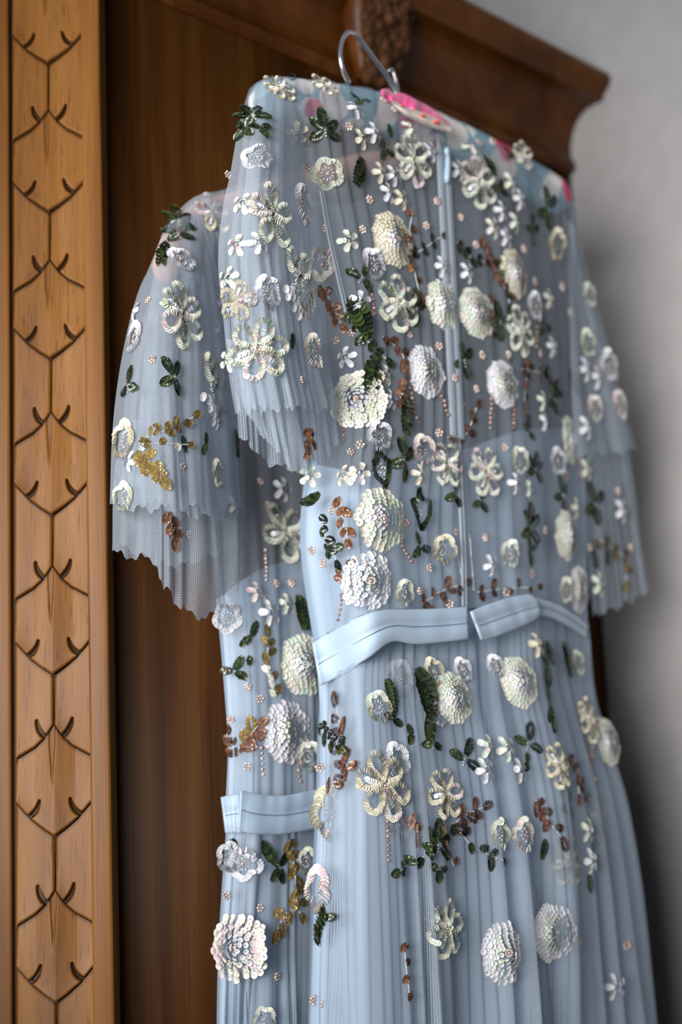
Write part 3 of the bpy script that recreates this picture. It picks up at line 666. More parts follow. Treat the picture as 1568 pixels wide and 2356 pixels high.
def sequins(Cc, Nn, r, col):
    n = len(Cc); Nn = Nn / np.linalg.norm(Nn, axis=1)[:, None]
    ref = np.where(np.abs(Nn[:, 2:3]) < 0.9, np.array([[0, 0, 1.0]]), np.array([[1.0, 0, 0]]))
    A = np.cross(ref, Nn); A /= np.linalg.norm(A, axis=1)[:, None]; B = np.cross(Nn, A)
    ph = NR.uniform(0, 1, n)[:, None] + _th[None]
    ring = np.cos(ph)[..., None] * A[:, None] + np.sin(ph)[..., None] * B[:, None]
    r = r[:, None, None]
    inner = Cc[:, None] + ring * r * 0.2
    mid = Cc[:, None] + ring * r * 0.62 + Nn[:, None] * r * 0.05
    outer = Cc[:, None] + ring * r + Nn[:, None] * r * 0.22
    V = np.concatenate([inner, mid, outer], 1).reshape(-1, 3)
    j = np.arange(SEG); k = (j + 1) % SEG
    f = np.concatenate([np.stack([j, j + SEG, k + SEG, k], -1), np.stack([j + SEG, j + 2 * SEG, k + 2 * SEG, k + SEG], -1)])
    F = (f[None] + (np.arange(n) * 3 * SEG)[:, None, None]).reshape(-1, 4)
    return V, F, np.repeat(col, 3 * SEG, 0)
_bv, _bf = sph((0, 0, 0), 1.0, 7, 5)
_bq = np.array([(q + [q[-1]])[:4] if len(q) == 3 else q for q in _bf])
def beads(Cc, r, col, axis=None, lng=1.0):
    n = len(Cc); b = _bv[None] * r[:, None, None]
    if axis is not None:
        al = (b @ axis.T).diagonal(0, 0, 2) if False else np.einsum('nvk,nk->nv', b, axis); b = b + axis[:, None] * (al * (lng - 1))[..., None]
    V = (Cc[:, None] + b).reshape(-1, 3); k = len(_bv)
    F = [[int(i) + o * k for i in q] for o in range(n) for q in _bf]
    return V, F, np.repeat(col, k, 0)

class Motif:
    """collects sequins and beads in the plane of the cloth round one point, then sews them onto the folds"""
    def __init__(self, sheet, px, py):
        h = sheet.hit(px, py)
        if h is None:
            w = -0.02 if sheet in FRONT else -0.115
            h = (onto(px, py, w), N.copy())
        self.sheet = sheet; self.c, self.n = h
        self.k = float((self.c - EYE) @ Fv) / FPX             # metres per photo pixel here
        self.X = D - self.n * (D @ self.n); self.X /= np.linalg.norm(self.X)
        self.Y = np.cross(self.X, self.n); self.Y *= 1 if self.Y[2] > 0 else -1
        self.q = []; self.b = []
    def local(self, px, py):
        h = self.sheet.hit(px, py); p = h[0] if h else self.c + (onto(px, py, (self.c - FOOT) @ N) - self.c)
        q = p - self.c; return np.array([q @ self.X, q @ self.Y])
    def sq(self, xy, r, lean, tilt, col, lift=0.0):
        xy = np.atleast_2d(xy); n = len(xy)
        self.q.append((xy, np.broadcast_to(r, n), np.broadcast_to(lean, (n, 2)), np.broadcast_to(tilt, n), pick(col, n) if isinstance(col, str) else col, np.broadcast_to(lift, n)))
    def rope(self, pts, r, step, tilt, col, lift=0.0, taper=None):
        p = np.asarray(pts, float); L = np.linalg.norm(np.diff(p, axis=0), axis=1).sum(); n = max(2, int(L / step) + 1)
        q = np.linspace(0, 1, n); P = cr(p, q); T = np.gradient(P, axis=0) if n > 2 else np.repeat((p[-1] - p[0])[None], n, 0); T /= np.linalg.norm(T, axis=1)[:, None] + 1e-12
        rr = r if taper is None else r * taper(q)
        self.sq(P + NR.normal(0, r * 0.05, P.shape), rr, T, tilt + NR.uniform(-.12, .12, n), col, lift)
    def bd(self, xy, r, col, lift=0.0, ax=None, lng=1.0):
        xy = np.atleast_2d(xy); n = len(xy)
        self.b.append((xy, np.broadcast_to(r, n), pick(col, n), np.broadcast_to(lift, n), ax, lng))
    def proj(self, xy, lift):
        """onto the folds; the stiff embroidery bridges the valleys between them"""
        n = len(xy); hh = np.full(n, np.nan); nn = np.repeat(self.n[None], n, 0); d = Vector((-self.n).tolist())
        P = self.c + xy[:, :1] * self.X + xy[:, 1:] * self.Y
        for i in range(n):
            h = self.sheet.bvh.ray_cast(Vector((P[i] + self.n * 0.025).tolist()), d, 0.06)
            if h[0] is not None:
                m = np.array(h[1]); m = m if m @ self.n > 0 else -m
                hh[i] = (np.array(h[0]) - P[i]) @ self.n; nn[i] = self.n * 0.72 + m * 0.28
        mean = np.nanmean(hh) if np.isfinite(hh).any() else 0.0
        hh = np.where(np.isnan(hh), mean, hh); hh = np.maximum(hh, mean + 0.35 * (hh - mean))
        nn /= np.linalg.norm(nn, axis=1)[:, None]
        return P + self.n * hh[:, None] + nn * np.asarray(lift)[:, None], nn
    def build(self, name, parent, label=None):
        o = None
        if self.q:
            xy = np.vstack([a[0] for a in self.q]); r = np.concatenate([a[1] for a in self.q]); ln = np.vstack([a[2] for a in self.q])
            tl = np.concatenate([a[3] for a in self.q]); col = np.vstack([a[4] for a in self.q]); lf = np.concatenate([a[5] for a in self.q])
            P, nn = self.proj(xy, lf + 0.0004)
            dirw = ln[:, :1] * self.X + ln[:, 1:] * self.Y
            Nn = nn * np.cos(tl)[:, None] + dirw * np.sin(tl)[:, None]
            P = P + nn * (np.abs(np.sin(tl)) * r * 0.75)[:, None]
            V, F, c = sequins(P, Nn, r, col)
            o = put(name, mesh_np(name, V, F, [M['sequin']], True, col=c), parent, label=label, at=self.c)
        if self.b:
            VV, FF, CC, off = [], [], [], 0
            for xy, r, col, lf, ax, lng in self.b:
                P, nn = self.proj(xy, lf + r * 0.6)
                axw = None if ax is None else (np.atleast_2d(ax)[:, :1] * self.X + np.atleast_2d(ax)[:, 1:] * self.Y) * np.ones((len(xy), 1))
                V, F, c = beads(P, r, col, axw, lng); VV.append(V); FF += [[i + off for i in q] for q in F]; CC.append(c); off += len(V)
            nm = ('bead_centre' if o is not None else name)
            me = mesh_np(nm, np.vstack(VV), FF, [M['bead']], True, col=np.vstack(CC))
            if o is not None:
                co = np.vstack(VV) - self.c; me.vertices.foreach_set('co', co.astype(np.float32).ravel()); me.update()
                b = bpy.data.objects.new(nm, me); COL.objects.link(b); b.parent = o
            else: o = put(nm, me, parent, label=label, at=self.c)
        return o

def ang(a): return np.array([math.cos(a), math.sin(a)])
def dahlia(sh, par, x, y, h, outer='white', inner='green', center='rose'):
    m = Motif(sh, x, y); R = h / 2 * m.k; sr = R * 0.122
    rings = [1.0 - 0.115 * i for i in range(8)]; ph = NR.uniform(0, 6); lob = 7 + NR.randint(0, 4)
    for i, f in enumerate(rings):
        rad = (f * R - sr * 0.9)
        if rad < R * 0.16: break
        n = max(7, int(2 * math.pi * rad / (sr * 1.42))); th = np.arange(n) / n * 2 * math.pi + NR.uniform(0, 1)
        rr = rad * (1 + 0.045 * np.cos(lob * th + ph)) + NR.normal(0, R * 0.012, n)
        d = np.stack([np.cos(th), np.sin(th)], -1)
        key = outer if f > 0.5 else inner
        if i == 3 and outer != inner: key = outer if NR.rand() < 0.5 else inner
        m.sq(d * rr[:, None], sr * (1 - 0.05 * i), d, 0.30 + 0.10 * i + NR.uniform(-.1, .1, n), key, 0.0004 * i)
    nb = 9; th = np.arange(nb) / nb * 6.28
    m.bd(np.vstack([[0, 0], np.stack([np.cos(th), np.sin(th)], -1) * R * 0.105]), R * 0.052, center, 0.0028)
    return m.build('sequin_flower', par)
def loops(sh, par, x, y, h, key='green', petals=6, rot=None, center='rose', wide=0.5):
    m = Motif(sh, x, y); R = h / 2 * m.k; sr = R * 0.105; rot = NR.uniform(0, 6) if rot is None else rot
    for p in range(petals):
        a = rot + p * 2 * math.pi / petals; u, v = ang(a), ang(a + math.pi / 2); w = R * wide * 0.62
        o1 = [u * R * .16, u * R * .5 + v * w * .75, u * R * .86 + v * w * .7, u * R * .97, u * R * .86 - v * w * .7, u * R * .5 - v * w * .75, u * R * .16]
        m.rope(o1, sr, sr * 0.62, 0.95, key if NR.rand() < .75 else 'pink')
        if p % 2 == 0: m.rope([u * R * .2, u * R * .62], sr * .9, sr * .7, 0.9, 'white')
    th = np.arange(6) / 6 * 6.28
    m.bd(np.vstack([[0, 0], np.stack([np.cos(th), np.sin(th)], -1) * R * 0.1]), R * 0.05, center, 0.001)
    return m.build('sequin_flower', par)
def ringf(sh, par, x, y, h, key='white', lobes=5, center='silver'):
    m = Motif(sh, x, y); R = h / 2 * m.k; sr = R * 0.19; rot = NR.uniform(0, 6)
    th = np.linspace(0, 2 * math.pi, 80); rr = R * (0.66 + 0.20 * np.abs(np.cos(lobes / 2 * (th + rot))) ** 0.8)
    L = 2 * math.pi * R * 0.8; n = int(L / (sr * 0.62)); q = np.linspace(0, 1, n, endpoint=False)
    r2 = np.interp(q * 2 * math.pi, th, rr); t2 = q * 2 * math.pi
    P = np.stack([np.cos(t2), np.sin(t2)], -1) * r2[:, None]; T = np.stack([-np.sin(t2), np.cos(t2)], -1)
    m.sq(P, sr, T, 0.75 + NR.uniform(-.15, .15, n), key)
    k = 11; a = np.arange(k) / k * 6.28 + .3
    dd = np.stack([np.cos(a), np.sin(a)], -1)
    m.bd(dd * R * 0.36, R * 0.045, center, 0.0004, dd, 2.6)
    m.bd(NR.normal(0, R * 0.09, (5, 2)), R * 0.06, 'rose', 0.0008)
    return m.build('sequin_flower', par)
def tiny(sh, par, x, y, h=48, key='white'):
    m = Motif(sh, x, y); R = h / 2 * m.k; sr = R * 0.30; rot = NR.uniform(0, 6)
    for p in range(5):
        u = ang(rot + p * 2 * math.pi / 5)
        m.sq(np.array([u * R * .36, u * R * .62, u * R * .80]), sr * np.array([.8, .95, 1.0]), u, np.array([.75, .6, .5]), key, np.array([.0006, .0003, 0]))
    m.bd([[0, 0]], R * 0.14, 'silver', 0.001)
    return m.build('tiny_sequin_flower', par)
def leaflet(m, p, a, L, key='leaf', fat=0.30):
    u, v = ang(a), ang(a + math.pi / 2); p = np.asarray(p, float)
    bend = NR.uniform(-.12, .12)
    wd = L * fat * 0.42; r = max(L * 0.135, 0.0019)
    for s in (-1, 1):
        m.rope([p + u * L * .10 + v * wd * .5 * s, p + u * L * .4 + v * (wd * s + L * bend * .6), p + u * L * .72 + v * (wd * .9 * s + L * bend), p + u * L * .92 + v * (L * bend * 1.1 + wd * .35 * s)],
               r, r * 0.74, 0.42, key, 0.0002 * (s + 1), lambda q: 0.78 + 0.3 * np.sin(math.pi * q))
def leaves(sh, par, x, y, h, rot=90, nl=3, key='leaf'):
    m = Motif(sh, x, y); R = h / 2 * m.k; rot = math.radians(rot)
    if nl == 1:
        leaflet(m, -ang(rot) * R, rot, 2 * R, key, 0.26)
    elif nl == 2:
        leaflet(m, -ang(rot) * R * .15, rot, 1.15 * R, key); leaflet(m, -ang(rot) * R * .1, rot + math.pi - .3, 1.0 * R, key)
    else:
        offs = {3: (0, 1.75, -1.75), 4: (0.35, -0.9, 1.9, 3.2), 5: (0, 0.95, -0.95, 2.1, -2.1)}[nl]
        for i, o in enumerate(offs): leaflet(m, ang(rot + o) * R * .1, rot + o, R * (1.0 if i == 0 else .85), key, 0.36)
        m.bd(np.array([-ang(rot) * R * f for f in (.0, .15, .3)]), R * .05, 'silver', .0006)
    return m.build('sequin_leaf', par)
def outline_leaf(sh, par, x, y, h, rot=90):
    m = Motif(sh, x, y); R = h / 2 * m.k; a = math.radians(rot); u, v = ang(a), ang(a + math.pi / 2)
    for s in (-1, 1):
        m.rope([u * R, u * R * .45 + v * s * R * .28, u * R * .38 + v * s * R * .62, -u * R * .35 + v * s * R * .42, -u * R * .95], R * .15, R * .10, .7, 'leaf')
    m.bd(np.vstack([NR.normal(0, R * .13, (12, 2)), [u * R * f for f in (-.7, -.5, -.3, .1, .3)]]), R * .05, 'silver', .0004)
    return m.build('sequin_leaf', par)
def cluster(sh, par, x, y, h=20, key='rose'):
    m = Motif(sh, x, y); R = h / 2 * m.k; th = np.arange(6) / 6 * 6.28 + NR.uniform(0, 1)
    m.bd(np.vstack([[0, 0], np.stack([np.cos(th), np.sin(th)], -1) * R * .68]), R * .34, key)
    return m.build('bead_cluster', par)
def strand(sh, par, x0, y0, x1, y1, key='copper', r=4.6):
    m = Motif(sh, (x0 + x1) / 2, (y0 + y1) / 2); a, b = m.local(x0, y0), m.local(x1, y1); L = np.linalg.norm(b - a)
    n = max(3, int(L / (r * m.k * 2.3)) + 1); q = np.linspace(0, 1, n)[:, None]
    m.bd(a + (b - a) * q + NR.normal(0, r * m.k * .15, (n, 2)), r * m.k * NR.uniform(.8, 1.1, n), key)
    return m.build('bead_strand', par)
def sprig(sh, par, pts, key='brown', size=30, nl=6, stem='silver', both=True):
    cx, cy = np.mean(pts, axis=0); m = Motif(sh, cx, cy); P = np.array([m.local(*p) for p in pts])
    q = np.linspace(0, 1, nl); C_ = cr(P, q); T = np.gradient(C_, axis=0) if nl > 2 else np.repeat((P[-1] - P[0])[None], nl, 0)
    for i in range(nl):
        a = math.atan2(T[i][1], T[i][0]); s = 1 if i % 2 else -1
        a2 = a + (s * NR.uniform(.6, 1.1) if i < nl - 1 else 0)
        leaflet(m, C_[i], a2, size * m.k * NR.uniform(.75, 1.15), key if isinstance(key, str) else key[i % len(key)], 0.42)
        if both and i < nl - 1 and NR.rand() < .5: leaflet(m, C_[i], a - s * .8, size * m.k * .7, key if isinstance(key, str) else key[(i + 1) % len(key)], 0.42)
    L = np.linalg.norm(np.diff(P, axis=0), axis=1).sum(); nb = max(3, int(L / (5 * m.k)))
    S_ = cr(P, np.linspace(0, 1, nb)); Ts = np.gradient(S_, axis=0); Ts /= np.linalg.norm(Ts, axis=1)[:, None] + 1e-12
    m.bd(S_, 1.9 * m.k, stem, 0.0, Ts, 1.7)
    return m.build('sequin_sprig', par)
def composite(sh, par, x, y, h):
    """large blossom: outlined upper petals, a beaded dome, a skirt of white sequins"""
    m = Motif(sh, x, y); R = h / 2 * m.k; sr = R * .11
    for a in (60, 115):
        u, v = ang(math.radians(a)), ang(math.radians(a + 90))
        m.rope([u * R * .3, u * R * .55 + v * R * .26, u * R * .95 + v * R * .18, u * R * .98 - v * R * .1, u * R * .6 - v * R * .25, u * R * .3 - v * R * .05], sr, sr * .62, .9, 'green')
    m.rope([ang(.6) * R * .85, ang(.0) * R * .75, ang(-.6) * R * .85], sr, sr * .62, .9, 'green')
    th = NR.uniform(math.pi * 1.1, math.pi * 1.95, 60); rr = R * NR.uniform(.45, .98, 60)
    d = np.stack([np.cos(th), np.sin(th)], -1); m.sq(d * rr[:, None], sr * 1.05, d, .4, 'white', 0.0008)
    th = NR.uniform(0, 6.28, 60); rr = R * .36 * np.sqrt(NR.uniform(0, 1, 60)); m.bd(np.stack([np.cos(th) * rr * .9, np.sin(th) * rr * 1.1 + R * .04], -1), R * .035, 'silver', .0015)
    th = np.linspace(.5, 2.6, 8); m.sq(np.stack([np.cos(th) * R * .3, np.sin(th) * R * .34], -1), sr, np.array([0, 1.0]), .4, 'white', .002)
    return m.build('sequin_flower', par)

FRONT = (FB, FK, FS1, FS2, FR1, FR2, FKL, FL)
# front gown ------------------------------------------------------------------------
for a in [(900, 552, 132, 'cream', 'white'), (1015, 702, 118, 'green', 'white'), (1092, 720, 122, 'green', 'white'), (1180, 630, 118, 'cream', 'white'), (976, 856, 124, 'white', 'green'), (1153, 885, 114, 'white', 'green'),
          (820, 920, 134, 'green', 'white'), (872, 1195, 150, 'green', 'white'), (850, 1336, 134, 'white', 'green'), (1306, 1013, 112, 'green', 'white'), (1297, 1232, 122, 'green', 'white'), (1328, 1356, 108, 'white', 'cream')]:
    dahlia(FB, fd, *a)
for a in [(1184, 1572, 122, 'green', 'white'), (1034, 1608, 122, 'green', 'white'), (1141, 2190, 140, 'white', 'green'), (1264, 2146, 130, 'white', 'green'), (1388, 1708, 112, 'green', 'white')]:
    dahlia(FK, fd, *a)
for a in [(910, 700, 132), (945, 372, 120), (1095, 422, 122), (1192, 762, 116), (1113, 1086, 116), (1023, 1070, 104), (1200, 360, 70)]: loops(FB, fd, *a)
for a in [(1342, 1660, 106, 'cream'), (1268, 1766, 106, 'cream'), (1015, 1828, 116, 'cream'), (868, 1812, 160, 'cream'), (1014, 2136, 130, 'green')]: loops(FK, fd, *a)
loops(FS1, fd, 595, 805, 142, 'green'); loops(FS1, fd, 622, 497, 150, 'green', 5); loops(FS1, fd, 546, 694, 92, 'cream', 5); composite(FS1, fd, 678, 655, 165)
loops(FS1, fd, 640, 206, 84, 'cream', 6); loops(FB, fd, 742, 200, 70, 'cream', 5)
for a in [(856, 608, 78, 'white'), (870, 1003, 76, 'white'), (970, 1037, 78, 'pink'), (1190, 1060, 68, 'green'), (1277, 1062, 68, 'white'), (1016, 1264, 72, 'cream'), (1168, 1274, 66, 'green'), (924, 1364, 66, 'green'), (1292, 1358, 62, 'green'),
          (1274, 563, 78, 'cream'), (1225, 706, 72, 'white'), (742, 606, 82, 'pink')]: ringf(FB, fd, *a)
ringf(FB, fd, 753, 400, 76, 'green')if False else ringf(FB, fd, 753, 400, 76, 'green')
for a in [(613, 674, 84, 'white'), (590, 363, 74, 'white'), (712, 810, 84, 'pink'), (690, 470, 100, 'white')]: ringf(FS1, fd, *a)
for a in [(990, 1550, 72, 'cream'), (1055, 1546, 62, 'white'), (1130, 1538, 58, 'white'), (998, 1642, 70, 'white'), (1190, 1922, 82, 'pink'), (1138, 1920, 76, 'green'), (901, 1752, 86, 'white'), (752, 2045, 112, 'pink'), (860, 1630, 78, 'green'), (1318, 1528, 62, 'green')]: ringf(FK, fd, *a)
for a in [(1367, 940, 66, 'pink'), (1418, 932, 72, 'pink'), (1395, 842, 80, 'white'), (1352, 680, 60, 'green'), (1350, 790, 70, 'green')]: ringf(FR1, fd, *a)
for x, y, k in [(683, 305, 'cream'), (815, 255, 'white'), (830, 320, 'cream'), (855, 308, 'white'), (985, 350, 'white'), (800, 555, 'green'), (828, 694, 'white'), (798, 824, 'white'), (880, 865, 'cream'), (893, 920, 'white'), (1013, 615, 'white'), (1072, 628, 'white'),
                (870, 400, 'cream'), (902, 405, 'white'), (888, 445, 'white'), (920, 460, 'cream'), (1050, 392, 'white'), (1148, 488, 'white'), (1180, 512, 'green'), (1130, 525, 'green'), (1160, 548, 'white'), (1192, 460, 'white'), (1170, 420, 'green'), (940, 300, 'green'),
                (1265, 800, 'white'), (1240, 925, 'green'), (1245, 972, 'white'), (960, 1095, 'cream'), (795, 1096, 'cream'), (826, 1090, 'pink'), (712, 1096, 'green'), (1178, 1115, 'white'), (1215, 1126, 'green'), (1126, 1300, 'white'), (1320, 1170, 'green'), (1258, 690, 'green'), (1080, 345, 'green')]:
    tiny(FB, fd, x, y, 50, k)
for x, y, k in [(590, 562, 'white'), (560, 470, 'green'), (545, 565, 'pink'), (530, 830, 'green'), (528, 640, 'green')]: tiny(FS1, fd, x, y, 52, k)
for x, y, k in [(1107, 1722, 'green'), (1150, 1726, 'green'), (1102, 1776, 'white'), (1185, 1776, 'white'), (1338, 1912, 'green'), (1345, 1982, 'white'), (1400, 2270, 'white'), (1222, 1490, 'cream')]: tiny(FK, fd, x, y, 58, k)
for x, y, k in [(1345, 850, 'white'), (1372, 870, 'white'), (1340, 985, 'white')]: tiny(FR1, fd, x, y, 56, k)
for x, y, k in [(1375, 1345, 'green'), (1425, 1175, 'white'), (1345, 1080, 'green')]: tiny(FR2, fd, x, y, 56, k)
for a in [(745, 300, 96, 100, 5), (830, 235, 62, 120, 3), (895, 302, 32, 90, 1), (820, 396, 84, 80, 1), (885, 345, 64, 240, 3), (830, 640, 86, 60, 3), (822, 735, 104, 118, 1), (955, 712, 92, 80, 4), (852, 862, 98, 80, 1), (1066, 830, 96, 100, 4), (1258, 482, 100, 100, 4), (1222, 532, 78, 80, 4),
          (1148, 742, 96, 80, 4), (1252, 755, 76, 120, 3), (1318, 880, 62, 100, 1), (1215, 990, 72, 70, 3), (1272, 920, 80, 100, 4), (923, 960, 96, 90, 1), (925, 1062, 104, 90, 4), (1228, 1080, 84, 80, 5), (1286, 1140, 86, 90, 4), (1102, 1152, 62, -50, 3), (1042, 1140, 66, 200, 3), (1218, 1215, 116, 90, 5), (1222, 1270, 70, 90, 4),
          (966, 1255, 74, 230, 3), (712, 1148, 52, 30, 1), (1172, 360, 58, 120, 3), (1126, 382, 58, 110, 1), (1150, 440, 56, 90, 3), (672, 178, 30, 10, 1), (768, 1260, 60, 100, 2)]: leaves(FB, fd, *a)
outline_leaf(FB, fd, 876, 1080, 92, 100); outline_leaf(FB, fd, 965, 1172, 94, 95)
for a in [(580, 268, 96, 100, 5), (598, 300, 60, 20, 3), (560, 300, 60, 200, 3), (668, 788, 44, 70, 1)]: leaves(FS1, fd, *a)
for a in [(966, 1600, 122, 100, 1), (975, 1640, 128, 95, 2), (985, 1712, 70, 80, 3), (886, 1608, 84, 100, 1), (896, 1655, 64, 60, 3), (938, 1690, 44, 90, 2), (1060, 1748, 104, 60, 3), (1205, 1712, 96, 65, 3), (1205, 1754, 40, 80, 2), (1248, 1528, 104, 95, 2), (1256, 1505, 60, 90, 1), (1290, 1522, 90, 92, 1), (1252, 1620, 96, 80, 2), (1256, 1665, 60, 80, 1),
          (1336, 1816, 64, 70, 2), (998, 1945, 110, 80, 5), (1000, 2000, 54, 260, 3), (1243, 1955, 48, 80, 1), (763, 2132, 96, 275, 1), (770, 2112, 56, 60, 3), (1345, 2032, 48, 95, 1)]: leaves(FK, fd, *a)
leaves(FR2, fd, 1366, 1160, 104, 95, 4); leaves(FR2, fd, 1366, 1285, 46, 100, 1, 'dark'); leaves(FR2, fd, 1392, 1285, 40, 80, 1, 'dark')
for x, y in [(706, 384), (808, 766), (774, 784), (750, 525), (834, 528), (850, 459), (1002, 464), (1059, 500), (978, 520), (854, 722), (942, 770), (1007, 797), (1108, 817), (1165, 817), (1041, 870), (1095, 895), (1061, 932), (1093, 564), (1203, 573), (1226, 649), (1240, 813), (1008, 996), (828, 1024), (807, 1040), (764, 1174), (932, 1203),
             (1050, 1224), (1115, 1237), (715, 1267), (741, 1297), (985, 1306), (961, 1360), (1031, 1390), (1164, 1362), (1227, 1321), (1160, 1030), (882, 232), (905, 254), (801, 292), (1070, 337), (1100, 330), (1130, 328), (1248, 1220), (1300, 1095), (1290, 660), (1310, 720)]: cluster(FB, fd, x, y, rng.uniform(18, 23))
for x, y in [(771, 1920), (737, 1769), (1337, 2166), (1426, 2175), (718, 2300)]: cluster(FK, fd, x, y, rng.uniform(20, 25))
for x, y in [(690, 875), (523, 402), (560, 830)]: cluster(FS1, fd, x, y, 20)
for x, y in [(1420, 1130), (1355, 1260), (1450, 1260)]: cluster(FR2, fd, x, y, 20)
for a in [(855, 656, 862, 720), (942, 895, 955, 962), (1005, 892, 1028, 955), (1128, 918, 1126, 985), (1183, 933, 1180, 985), (912, 1239, 942, 1291), (789, 1369, 780, 1425), (785, 948, 792, 1012), (1331, 1054, 1329, 1103), (1229, 755, 1227, 798)]: strand(FB, fd, *a)
strand(FK, fd, 873, 1893, 875, 1980); strand(FK, fd, 1352, 1721, 1355, 1794)
strand(FB, fd, 1080, 1231, 1091, 1356, 'silver', 2.4); strand(FB, fd, 1052, 1265, 1066, 1342, 'silver', 2.4)
B2 = ('brown',)
for p, s, n in [([(948, 490), (938, 560), (950, 620), (964, 672)], 24, 7), ([(737, 657), (758, 690), (786, 746)], 30, 6), ([(879, 776), (915, 806), (928, 850)], 28, 6), ([(1106, 545), (1128, 600), (1158, 664)], 24, 7), ([(1216, 832), (1212, 880), (1206, 925)], 24, 5), ([(972, 1388), (1018, 1358), (1065, 1343)], 30, 6), ([(1102, 1362), (1165, 1354), (1229, 1352)], 28, 6), ([(786, 1146), (790, 1200), (800, 1240)], 26, 5),
                ([(1030, 1006), (1070, 1000), (1095, 940)], 28, 5), ([(925, 880), (918, 905), (915, 920)], 22, 4), ([(772, 1330), (790, 1310), (800, 1300)], 24, 4), ([(1126, 770), (1132, 740), (1130, 700)], 22, 4)]: sprig(FB, fd, p, 'brown', s, n)
for p, k, s, n in [([(928, 586), (960, 580), (1010, 547)], 'leaf', 26, 5), ([(1052, 560), (1080, 592), (1112, 604)], ('leaf', 'dark'), 24, 5), ([(810, 720), (840, 780), (884, 826)], 'leaf', 28, 6), ([(738, 1188), (752, 1240), (775, 1290)], ('dark', 'leaf'), 26, 5), ([(1140, 600), (1165, 660), (1170, 700)], ('leaf', 'brown'), 22, 5), ([(1240, 840), (1265, 870), (1280, 900)], ('dark', 'leaf'), 24, 5), ([(1200, 850), (1240, 860), (1270, 880)], ('brown', 'leaf'), 24, 5)]: sprig(FB, fd, p, k, s, n)
for p, k, s, n in [([(800, 1800), (792, 1740), (790, 1680), (786, 1630)], 'brown', 46, 6), ([(742, 1672), (770, 1700), (800, 1725)], ('dark', 'leaf'), 30, 6), ([(770, 1830), (790, 1790), (812, 1770)], 'brown', 36, 4), ([(1038, 1900), (1060, 1880), (1099, 1860)], 'brown', 40, 5), ([(1036, 1896), (1080, 1945), (1136, 1980)], 'leaf', 32, 6), ([(1225, 1844), (1245, 1880), (1271, 1926)], 'brown', 36, 5),
                   ([(980, 1960), (945, 1985), (900, 2005)], ('leaf', 'dark'), 28, 5), ([(1040, 1990), (1020, 1940), (1015, 1890)], 'brown', 22, 5), ([(1300, 1740), (1318, 1780), (1322, 1830)], 'brown', 28, 5), ([(935, 1880), (948, 1900), (946, 1920)], 'copper', 26, 3), ([(908, 2170), (912, 2220), (918, 2280)], 'brown', 22, 4)]: sprig(FK, fd, p, k, s, n)
sprig(FR2, fd, [(1368, 1238), (1390, 1250), (1440, 1290), (1436, 1338)], 'gold', 30, 6)
sprig(FS2, fd, [(712, 990), (714, 1015), (700, 1040)], 'brown', 26, 4)
# motifs on the layer underneath, seen as pale ghosts through the skirt's tulle
for a in [(1292, 1980, 110, 'green'), (1368, 1875, 110, 'green'), (1000, 2120, 100, 'white')]: loops(FKL, fd, *a)
for a in [(1296, 1850, 80, 90, 4), (1372, 1960, 70, 100, 4)]: leaves(FKL, fd, *a)
for a in [(735, 1880, 130, 'cream'), (905, 1880, 110, 'white'), (915, 1560, 90, 'white')]: ringf(FKL, fd, *a)
# rear gown -------------------------------------------------------------------------
dahlia(RB, rd, 694, 1530, 142, 'green', 'white', 'silver'); dahlia(RB, rd, 655, 1684, 146, 'white', 'green', 'silver'); dahlia(RK, rd, 545, 2180, 152, 'pink', 'white')
loops(RS1, rd, 415, 725, 152, 'green', 6); loops(RS1, rd, 486, 492, 100, 'cream', 5); composite(RS1, rd, 484, 905, 170); loops(RB, rd, 655, 1228, 146, 'green', 5)
for a in [(417, 598, 76, 'white'), (313, 775, 78, 'white'), (290, 1012, 96, 'cream'), (288, 1144, 76, 'green'), (492, 1090, 68, 'green')]: ringf(RS1, rd, *a)
for a in [(524, 1422, 72, 'white'), (705, 1740, 70, 'green')]: ringf(RB, rd, *a)
for a in [(561, 1988, 78, 'white'), (517, 1972, 72, 'white'), (703, 1982, 66, 'green'), (603, 2345, 60, 'green')]: ringf(RK, rd, *a)
tiny(RS1, rd, 537, 1163, 52, 'green'); tiny(RB, rd, 648, 1126, 56, 'white'); tiny(RB, rd, 614, 1412, 62, 'white'); tiny(RB, rd, 586, 1365, 50, 'pink'); tiny(RB, rd, 660, 1390, 50, 'green')
for x, y in [(315, 720), (500, 760), (505, 700), (300, 1060)]: tiny(RS1, rd, x, y, 48, 'white')
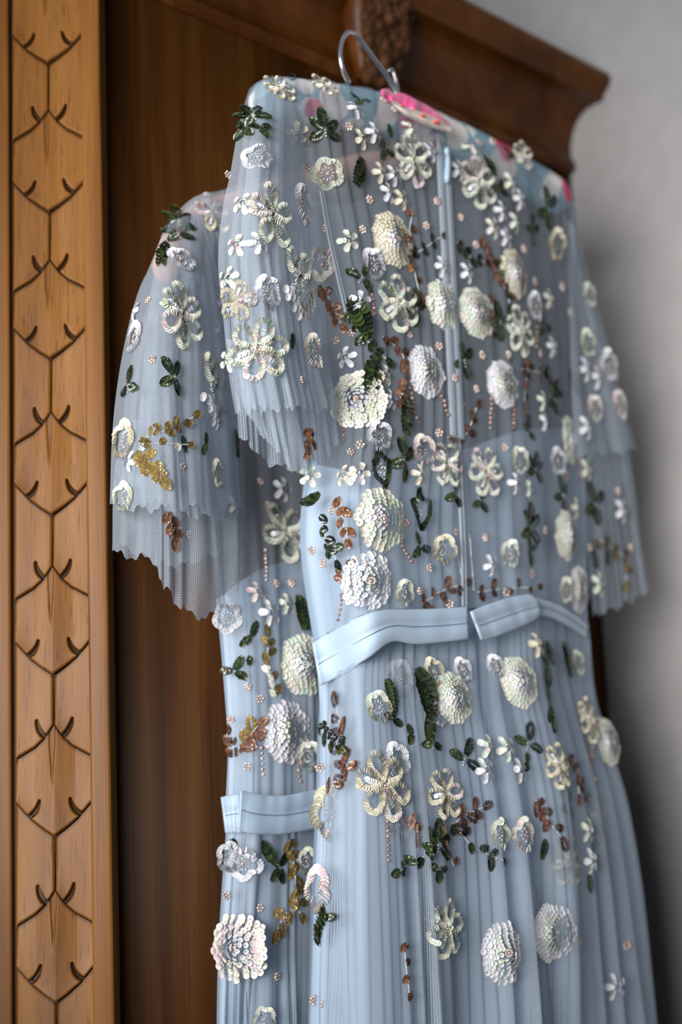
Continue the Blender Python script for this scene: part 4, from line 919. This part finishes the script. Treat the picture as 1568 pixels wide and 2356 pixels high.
for a in [(410, 510, 90, 90, 5), (408, 540, 84, 100, 5), (346, 602, 74, 60, 1), (300, 890, 92, 70, 3), (396, 868, 96, 110, 4), (425, 1022, 40, 110, 1), (462, 1022, 52, 90, 2), (545, 1020, 70, 100, 1)]: leaves(RS1, rd, *a)
for a in [(580, 1460, 66, 60, 2), (690, 1412, 84, 100, 1), (540, 1545, 72, 70, 3), (572, 1520, 20, 90, 1)]: leaves(RB, rd, *a)
for a in [(618, 1960, 66, 120, 1), (640, 1996, 80, 110, 4), (540, 1945, 30, 100, 1, 'dark')]: leaves(RK, rd, *a)
for x, y in [(350, 827), (423, 1071), (340, 690), (435, 1230)]: cluster(RS1, rd, x, y, 21)
for x, y in [(597, 1108), (613, 1164), (633, 1345), (671, 1341), (530, 1656), (568, 1763), (568, 1580), (597, 1608), (517, 1543)]: cluster(RB, rd, x, y, 21)
for x, y in [(599, 2089), (634, 2246), (520, 2060)]: cluster(RK, rd, x, y, 22)
strand(RB, rd, 608, 1269, 610, 1336, 'rose'); strand(RB, rd, 601, 1721, 603, 1782, 'rose'); strand(RB, rd, 685, 1748, 689, 1798, 'copper')
for p, k, s, n in [([(319, 1012), (370, 995), (438, 963)], 'gold', 30, 6), ([(320, 1036), (345, 1065), (372, 1098)], 'gold', 32, 6), ([(320, 1022), (380, 1022), (430, 1024)], ('silver', 'gold'), 14, 4)]: sprig(RS1, rd, p, k, s, n)
for p, k, s, n in [([(612, 1505), (614, 1480), (612, 1465)], 'gold', 30, 3), ([(628, 1600), (622, 1560), (610, 1530)], ('gold', 'green'), 26, 5), ([(553, 1720), (575, 1690), (592, 1672)], ('brown', 'gold'), 36, 5), ([(522, 1740), (524, 1710), (520, 1690)], 'brown', 26, 3)]: sprig(RB, rd, p, k, s, n)
for p, k, s, n in [([(664, 1934), (674, 1990), (680, 2050), (690, 2100)], 'gold', 32, 7), ([(683, 2091), (655, 2105), (636, 2140)], 'gold', 36, 5)]: sprig(RK, rd, p, k, s, n)
sprig(RS2, rd, [(382, 1180), (392, 1205), (400, 1235)], 'brown', 30, 5)
